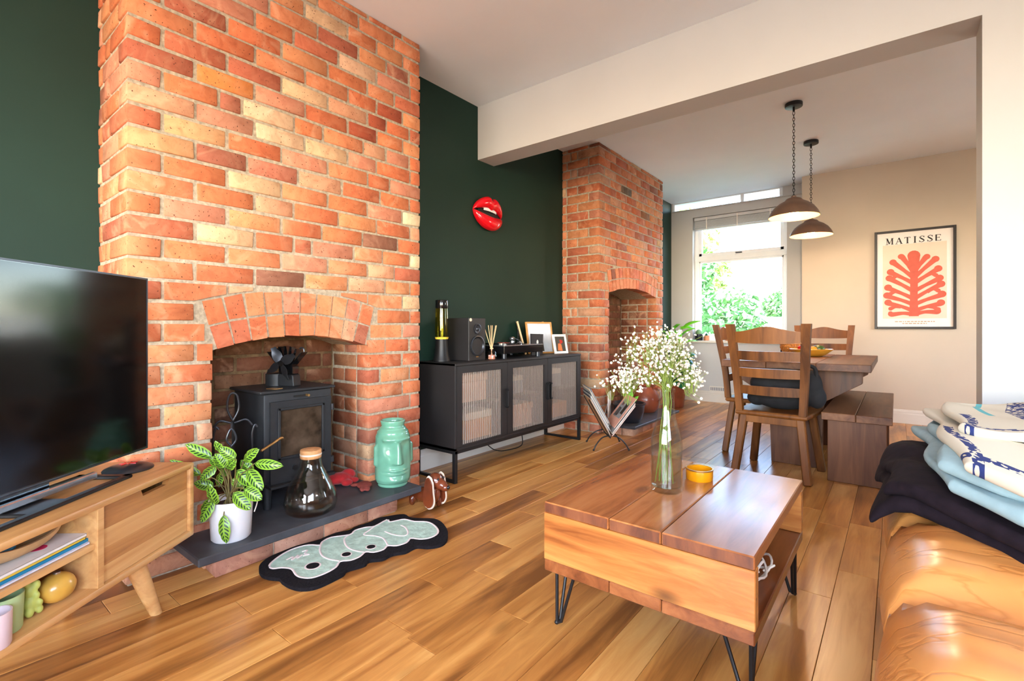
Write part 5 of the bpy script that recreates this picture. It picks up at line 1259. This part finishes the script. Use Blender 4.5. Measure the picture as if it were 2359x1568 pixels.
def letter(c, x0, z0):
    T_, t2 = .0115, .0045; P2 = lambda u, v: (x0+u*.046, z0+v*H_)
    serif = lambda u, v, w_=.022: seg_((P2(u, v)[0]-w_/2, P2(u, v)[1]), (P2(u, v)[0]+w_/2, P2(u, v)[1]), .004)
    if c == 'M': seg_(P2(.05, 0), P2(.05, 1), t2); seg_(P2(.08, 1), P2(.5, .1), T_); seg_(P2(.5, .1), P2(.95, 1), t2); seg_(P2(1, 0), P2(1, 1), T_); serif(.05, 0); serif(1, 0); serif(.05, 1); serif(1, 1)
    if c == 'A': seg_(P2(.05, 0), P2(.5, 1), t2); seg_(P2(.5, 1), P2(.95, 0), T_); seg_(P2(.22, .34), P2(.76, .34), t2); serif(.05, 0); serif(.95, 0)
    if c == 'T': seg_(P2(.5, 0), P2(.5, 1), T_); seg_(P2(0, .97), P2(1, .97), t2); seg_(P2(.03, .99), P2(.03, .8), t2); seg_(P2(.97, .99), P2(.97, .8), t2); serif(.5, 0)
    if c == 'I': seg_(P2(.3, 0), P2(.3, 1), T_); serif(.3, 0); serif(.3, 1)
    if c == 'E': seg_(P2(.15, 0), P2(.15, 1), T_); seg_(P2(.1, .97), P2(.85, .97), t2); seg_(P2(.1, .03), P2(.9, .03), t2); seg_(P2(.15, .52), P2(.65, .52), t2); seg_(P2(.85, .99), P2(.85, .8), t2); seg_(P2(.9, .0), P2(.9, .2), t2); seg_(P2(.65, .62), P2(.65, .42), t2)
    if c == 'S':
        q = bez([(*P2(.85, .82), 0), (*P2(.55, .99), 0), (*P2(.15, .78), 0), (*P2(.5, .52), 0), (*P2(.88, .24), 0), (*P2(.45, .01), 0), (*P2(.1, .2), 0)], 5)
        for k, (a, b2) in enumerate(zip(q, q[1:])): seg_((a.x, a.y), (b2.x, b2.y), .0045+.008*math.exp(-((k-14.5)/6)**2))
        seg_(P2(.86, .98), P2(.86, .72), t2); seg_(P2(.1, .02), P2(.1, .3), t2)
xo = -.217
for c, adv in zip('MATISSE', (.076, .068, .068, .044, .062, .062, .05)): letter(c, xo, .365); xo += adv
tx.obj('lettering', 'print_black', po, smooth=False)
sm = B(); rr = random.Random(2)
for row, (xa, xb) in enumerate(((-.15, .16), (-.09, .10))):
    x_ = xa
    while x_ < xb: w_ = rr.uniform(.008, .026); sm.box((x_, yy-.0002, -.432-.020*row), (min(x_+w_, xb), yy, -.425-.020*row)); x_ += w_+.007
sm.obj('small_print', 'brown_card', po, smooth=False)

# ---------------------------------------------------------------- window with blind, sill and pots
wn_ = thing('window_1', None, None, (0, 0, 0), kind='structure')
fy0, fy1 = YW+.10, YW+.17
for nm, lo, hi in (('frame', (WX0, fy0, WZ0), (WX0+.05, fy1, WZ1)), ('frame', (WX1-.05, fy0, WZ0), (WX1, fy1, WZ1)), ('frame', (WX0, fy0, WZ1-.05), (WX1, fy1, WZ1)), ('frame', (WX0, fy0, WZ0), (WX1, fy1, WZ0+.06)), ('transom', (WX0, fy0-.004, 1.865), (WX1, fy1, 1.935))): B().box(lo, hi, .004).obj(nm, 'window_white', wn_, smooth=False)
for z0, z1 in ((WZ0+.06, 1.865), (1.935, WZ1-.05)):
    x0, x1 = WX0+.05, WX1-.05; s_ = .038 if z0 > 1.5 else .022
    b = B()
    for lo, hi in (((x0, fy0+.012, z0), (x0+s_, fy1-.01, z1)), ((x1-s_, fy0+.012, z0), (x1, fy1-.01, z1)), ((x0, fy0+.012, z0), (x1, fy1-.01, z0+s_)), ((x0, fy0+.012, z1-s_), (x1, fy1-.01, z1))): b.box(lo, hi, .003)
    sa = b.obj('sash', 'window_white', wn_, smooth=False)
    B().box((x0+s_-.003, fy0+.034, z0+s_-.003), (x1-s_+.003, fy0+.038, z1-s_+.003)).obj('pane', 'pane_glass', sa, smooth=False)
B().box((-1.64, fy0-.022, 1.94), (-1.56, fy0+.012, 1.952), .003).obj('catch', 'steel_dark', wn_, smooth=False)
struct(B().box((WX0-.06, YW-.035, WZ0-.028), (WX1+.06, fy0+.01, WZ0+.002), .006).obj('trim_2', 'skirting_paint', smooth=False))
# glazed strip below the ceiling
w3 = thing('window_3', None, None, (0, 0, 0), kind='structure')
B().box((RX0, YW+.02, RZ0), (RX1, YW+.08, RZ0+.012)).box((RX0, YW+.02, RZ1-.006), (RX1, YW+.08, RZ1+.01)).obj('frame', 'window_white', w3, smooth=False)
for xx in (RX0, -1.545, RX1-.025): B().box((xx-.012, YW+.01, RZ0), (xx+.028, YW+.09, RZ1)).obj('glazing_bar', 'window_white', w3, smooth=False)
for x0, x1 in ((RX0+.02, -1.55), (-1.52, RX1-.03)): B().box((x0, YW+.048, RZ0+.01), (x1, YW+.052, RZ1)).obj('pane', 'pane_glass', w3, smooth=False)
struct(B().box((-2.44, YW-.02, RZ0-.012), (XC-.005, YW+.02, RZ0+.002), .004).obj('trim_3', 'white_paint', smooth=False))
bd_ = thing('window_blind', 'white slatted blind drawn up at the top of the window', 'blind', (0, 0, 0))
B().box((WX0+.015, YW+.02, WZ1-.045), (WX1-.015, YW+.075, WZ1-.004), .004).obj('headrail', 'blind_slat', bd_, smooth=False)
sl = B().box((WX0+.02, YW+.025, -.0035), (WX1-.02, YW+.072, .0035), .001).mesh('slat', 'blind_slat', False)
for k in range(10): put('slat', sl, bd_, (0, .0015*(k % 2), WZ1-.054-.0098*k))
B().box((WX0+.02, YW+.022, WZ1-.172), (WX1-.02, YW+.075, WZ1-.152), .003).obj('bottom_rail', 'blind_slat', bd_, smooth=False)
for xx in (-1.98, -1.6, -1.22): B().box((xx-.006, YW+.019, WZ1-.172), (xx+.006, YW+.021, WZ1-.01)).obj('ladder_tape', 'paper_white', bd_, smooth=False)
B().tube([(-1.62, YW+.016, WZ1-.05), (-1.62, YW+.018, 1.9)], .0018, 6).obj('pull_cord', 'blind_slat', bd_)
SZ = WZ0+.0025
def spot_pot(nm, lab, cat, x_, y_, mat, r0, h_):
    p = thing(nm, lab, cat, (x_, y_, SZ)); B().lathe([(0, 0), (r0*.9, 0), (r0, .01), (r0, h_), (r0*.88, h_), (r0*.85, h_*.8), (0, h_*.78)], seg=24).obj('pot', mat, p); return p
p = spot_pot('cactus_pot', 'small round cactus in a dark square pot on the window sill', 'plant', -2.085, YW+.04, 'navy_pot', .048, .085)
b = B(); b.ball((0, 0, .10), .04, 24, 14, (1, 1, 1.15)); 
for v in b.bm.verts: a = atan2(v.co.y, v.co.x); v.co.x *= 1+.07*cos(10*a); v.co.y *= 1+.07*cos(10*a)
b.obj('cactus', 'cactus', p)
p = spot_pot('copper_pot', 'little copper pot beside the cactus on the window sill', 'pot', -1.985, YW+.035, 'copper_pot', .036, .065); B().ball((0, .0, .075), .016, 12, 8, (1, 1, 1.3)).obj('succulent', 'leaf_dark', p)
p = spot_pot('sill_plant', 'reddish green plant on the window sill behind the chairs', 'plant', -1.70, YW+.04, 'copper_pot', .05, .08); rr = random.Random(5)
for k in range(16):
    bb = B(); a = rr.uniform(0, 6.28); e_ = rr.uniform(.4, 1.2); leafmesh(bb, (0, 0, .075), (.06*cos(a), .05*sin(a), .08+.08*e_), .03, (0, 0, 1), .15, None, 5, 3); bb.obj('leaf', 'leaf_pink' if k % 3 == 0 else 'leaf_dark', p)
p = spot_pot('sill_dish', 'small dark dish on the window sill behind the nearest chair', 'dish', -1.45, YW+.04, 'navy_pot', .05, .05)
vg = thing('wall_vent', 'small white slotted vent above the skirting under the window', 'vent', (-1.825, YW, .172)); B().box((-.108, -.008, -.035), (.108, 0, .035), .002).obj('plate', 'skirting_paint', vg, smooth=False)
for k in range(9): B().box((-.088+.022*k-.006, -.0095, -.02), (-.088+.022*k+.006, -.0078, .02)).obj('slot', 'box_grey', vg, smooth=False)

# ---------------------------------------------------------------- record rack by the far breast
rk = thing('record_rack', 'low black wire stand holding records in a v shape', 'record rack', (-1.865, 3.625, 0), radians(20))
rk.rotation_euler = (0, 0, radians(-50))
for s_ in (-1, 1):
    for x_ in (-.12, .12):
        b = B(); b.tube(bez([(x_, s_*-.02, .115), (x_, s_*.06, .10), (x_+.02*(1 if x_ > 0 else -1), s_*.115, .05), (x_+.03*(1 if x_ > 0 else -1), s_*.14, .004)], 6), .0055, 8); b.ball((x_+.03*(1 if x_ > 0 else -1), s_*.14, .007), .009, 8, 6); b.obj('leg', 'black_metal', rk)
for x_ in (-.11, .11): B().tube([(x_, -.17, .40), (x_, 0, .095), (x_, .20, .34)], .0045, 8).obj('v_rod', 'black_metal', rk)
B().tube([(-.12, 0, .095), (.12, 0, .095)], .0055, 8).obj('spine', 'black_metal', rk)
SL = ['brown_card', 'sleeve_cream', 'sleeve_dark', 'sleeve_grey', 'sleeve_white', 'sleeve_dark', 'sleeve_grey', 'sleeve_cream', 'sleeve_dark', 'sleeve_blue']
NM = ['brown card sleeve on the outside of the leaning records nearest the sideboard', 'cream record sleeve second from the sideboard in the rack', 'black record sleeve third from the sideboard in the rack', 'grey record sleeve fourth from the sideboard in the rack', 'white record sleeve fifth from the sideboard in the rack', 'dark record sleeve sixth from the sideboard in the rack', 'grey record sleeve seventh from the sideboard in the rack', 'pale cream record sleeve eighth from the sideboard in the rack', 'dark record sleeve ninth from the sideboard in the rack', 'blue grey record sleeve innermost on the sideboard side of the rack']
def record(lab, mat, side, off, lift, sz=.312, th=.006, deco=None):
    ang = radians(29 if side < 0 else 38)
    r = thing('record_sleeve', lab, 'record', (0, 0, 0), group='records in the wire rack')
    d = Vector((0, side*sin(ang), cos(ang))); nn = Vector((0, -side*cos(ang), sin(ang)))
    base = Vector((0, side*.004, .102))+nn*off+d*(lift+(off+.004)/math.tan(ang))
    M_ = Matrix.Translation((-1.865, 3.625, 0)) @ Matrix.Rotation(radians(-50), 4, 'Z') @ Matrix(((1, 0, 0, base.x), (0, d.y, nn.y, base.y), (0, d.z, nn.z, base.z), (0, 0, 0, 1)))
    r.matrix_world = M_
    B().box((-sz/2, 0, -th/2), (sz/2, sz, th/2), .001).obj('sleeve', mat, r, smooth=False)
    B().box((sz/2-.003, .004, -th/2+.0012), (sz/2+.0006, sz-.004, th/2-.0012)).obj('opening', 'paper_white', r, smooth=False)
    for pts, mt in deco or []: B().prism(pts, th/2, th/2+.0006, 'z').obj('cover_print', mt, r, smooth=False)
for k in range(10): record(NM[k], SL[k], -1, .004+.0048*k, .002+.011*(k % 4), .312 if k else .33, .0036)
for k, (mat, lab) in enumerate((('sleeve_peach', 'peach record sleeve on the outside of the side facing the hearth'), ('sleeve_dark', 'dark record sleeve second from the hearth side of the rack'), ('sleeve_cream', 'cream record sleeve third from the hearth side of the rack'), ('sleeve_grey', 'grey record sleeve fourth from the hearth side of the rack'))): record(lab, mat, 1, .004+.0052*k, .002, .30, .0040)
record('pinkish record sleeve with a dark printed portrait block facing us in the rack', 'sleeve_peach', 1, .030, .03, .29, .0036, [([(-.10, .08), (.10, .08), (.10, .25), (-.10, .25)], 'sleeve_grey'), ([(-.09, .09), (-.01, .09), (-.01, .17), (-.09, .17)], 'photo_hair'), ([(-.08, .19), (-.03, .19), (-.03, .24), (-.08, .24)], 'fruit_red'), ([(.02, .12), (.085, .12), (.085, .22), (.02, .22)], 'photo_dark')])

# ---------------------------------------------------------------- plants and pots at the far hearth
def potted(nm, lab, loc, prof, mat, cat='plant'):
    p = thing(nm, lab, cat, loc); B().lathe(prof, seg=36).obj('pot', mat, p); return p
p = potted('black_planter', 'rounded navy black planter with a small green shoot on the far hearth', (-1.95, 4.23, .1008), [(0, 0), (.09, 0), (.115, .03), (.135, .10), (.140, .155), (.150, .165), (.150, .178), (.138, .178), (.13, .15), (0, .145)], 'navy_pot')
B().cyl((0, 0, .14), .128, .01, 28).obj('soil', 'soil', p)
for k, (dx, dz, w_) in enumerate(((.03, .12, .05), (-.02, .10, .045), (.01, .16, .05), (.05, .08, .04))):
    bb = B(); leafmesh(bb, (0, 0, .15), (dx*1.6, -.03+.02*k, .16+dz), w_, (.2, -1, .3), .12, None, 6, 4); bb.obj('leaf', 'leaf_bright', p)
p = potted('terracotta_jug', 'glazed brown terracotta jug on the far hearth behind the flowers', (-2.06, 4.86, .1008), [(0, 0), (.10, 0), (.135, .04), (.15, .11), (.135, .18), (.10, .23), (.095, .26), (.11, .275), (.10, .275), (.085, .26), (.09, .23), (0, .2)], 'terracotta', 'jug')
B().tube(bez([(.10, -.02, .25), (.17, -.03, .24), (.18, -.03, .16), (.145, -.02, .11)], 6), .012, 8).obj('handle', 'terracotta', p)
wc = thing('white_card', 'plain white card standing by the far fireplace', 'card', (-2.075, 3.99+.10, .1008), radians(20)); B().box((-.01, -.09, 0), (.0, .09, .28), .001).obj('card', 'paper_white', wc, smooth=False); B().bar((-.01, 0, .2), (-.07, 0, .003), .04, .004).obj('strut', 'paper_white', wc, smooth=False)
gr = thing('gold_hoop', 'round gold hoop dish propped behind the planter', 'dish', (-2.09, 4.49, .1008)); b = B().lathe([(0, 0), (.08, .004), (.10, .016), (.104, .016), (.08, 0), (0, -.004)], seg=36, M_=Matrix.Translation((0, 0, .104)) @ Matrix.Rotation(radians(75), 4, 'Y')); b.obj('dish', 'brass', gr); B().box((-.06, -.03, 0), (.01, .03, .008)).obj('stand', 'dark_walnut', gr, smooth=False)
# big leafy plant past the far breast
p = potted('tall_houseplant', 'tall houseplant with bright green and dark leaves in the corner by the window', (-2.15, 5.93, .0005), [(0, 0), (.11, 0), (.12, .01), (.145, .26), (.15, .28), (.138, .28), (.13, .25), (0, .24)], 'terracotta')
B().cyl((0, 0, .235), .13, .012, 28).obj('soil', 'soil', p); rr = random.Random(31)
for k in range(34):
    top = k < 13
    a = rr.uniform(-1.5, 1.2) if k % 3 else rr.uniform(-2.4, -.4)
    z0 = rr.uniform(.74, .98) if top else rr.uniform(.30, .66); L_ = rr.uniform(.16, .25)
    base = Vector((.07*cos(a), .07*sin(a), z0)); tip = base+Vector((L_*cos(a), L_*sin(a), rr.uniform(-.14, .12)))
    bb = B(); leafmesh(bb, base, tip, .085 if top else .15, (rr.uniform(-.2, .2), -.4, 1), .16, None, 8, 4, .7); bb.obj('leaf', 'leaf_bright' if top else 'leaf_dark', p)
    if k % 2 == 0: B().tube(bez([(rr.uniform(-.03, .03), rr.uniform(-.03, .03), .24), base*.6+Vector((0, 0, .15)), base], 5), .005, 6).obj('stem', 'stem_green', p)
for k in range(5):
    a = -1.2+.5*k; bb = B(); leafmesh(bb, (.03*cos(a), .03*sin(a), .72), (.17*cos(a), .17*sin(a), .80+.02*k), .04, (0, 0, 1), .2, None, 6, 3); bb.obj('bract', 'leaf_pink', p)

# ---------------------------------------------------------------- garden seen through the window
plain('lawn_green', (196, 204, 168), .9, var=.2, scale=2)
plain('garden_leaf', (96, 150, 84), .6, var=.25, scale=3)
plain('garden_leaf_light', (150, 182, 92), .6, var=.25, scale=3)
plain('render_white', (236, 234, 228), .8, var=.02)
lw = B().box((-14, YW+.3, -.45), (14, 40, -.25)).obj('ground', 'lawn_green', smooth=False); struct(lw)
def bush(nm, lab, loc, blobs, mat, seed, n=2600, cat='tree', ls=.09, trunk=1.0):
    rr = random.Random(seed); t = thing(nm, lab, cat, loc); b = B()
    for k in range(n):
        c_, r0 = rr.choice(blobs); d = Vector((rr.gauss(0, 1), rr.gauss(0, 1), rr.gauss(0, 1))).normalized()*r0*rr.uniform(.55, 1.05); p = Vector(c_)+d
        q = Euler((rr.uniform(-1, 1), rr.uniform(-1, 1), rr.uniform(0, 6.28))).to_matrix(); s_ = ls*rr.uniform(.6, 1.3)
        vs = [b.bm.verts.new(p+q @ Vector(v)*s_) for v in ((-1, 0, 0), (0, -.42, .1), (1, 0, 0), (0, .42, .1))]; b.bm.faces.new(vs)
    tag(b.obj('foliage', mat, t, smooth=False), kind='stuff'); B().tube([(0, 0, 0), (.05, 0, trunk*.5), (0, 0, trunk)], [.09, .07, .04], 8).obj('trunk', 'stem_brown', t); return t
bush('garden_shrub', 'large dense green shrub just outside the window', (-2.75, 9.6, -.25), [((0, 0, .9), .85), ((.35, -.2, 1.35), .6), ((.75, .1, .75), .55), ((-.6, 0, 1.6), .7), ((1.05, -.1, .6), .4), ((-.4, 0, 2.3), .5)], 'garden_leaf', 3, 3400, 'shrub', .085)
bush('garden_tree', 'light green leafy tree rising at the left of the window view', (-4.3, 11.5, -.25), [((0, 0, 2.6), .9), ((.5, 0, 3.3), .7), ((-.5, .2, 3.6), .9), ((.9, 0, 2.5), .5)], 'garden_leaf_light', 4, 2400, 'tree', .10, 2.6)
bush('far_tree', 'small distant tree at the right of the window view', (-2.55, 19, -.25), [((0, 0, 2.1), .8), ((.9, 0, 2.0), .7), ((-.7, 0, 1.9), .5)], 'garden_leaf', 5, 1500, 'tree', .12, 2.0)
gw = thing('garden_wall', 'white rendered garden wall beyond the shrub', 'wall', (-3, 15, -.25)); B().box((-6, -.1, 0), (7, .1, 1.45)).obj('wall', 'render_white', gw, smooth=False); B().box((-6, -.14, 1.45), (7, .14, 1.52)).obj('coping', 'render_white', gw, smooth=False)
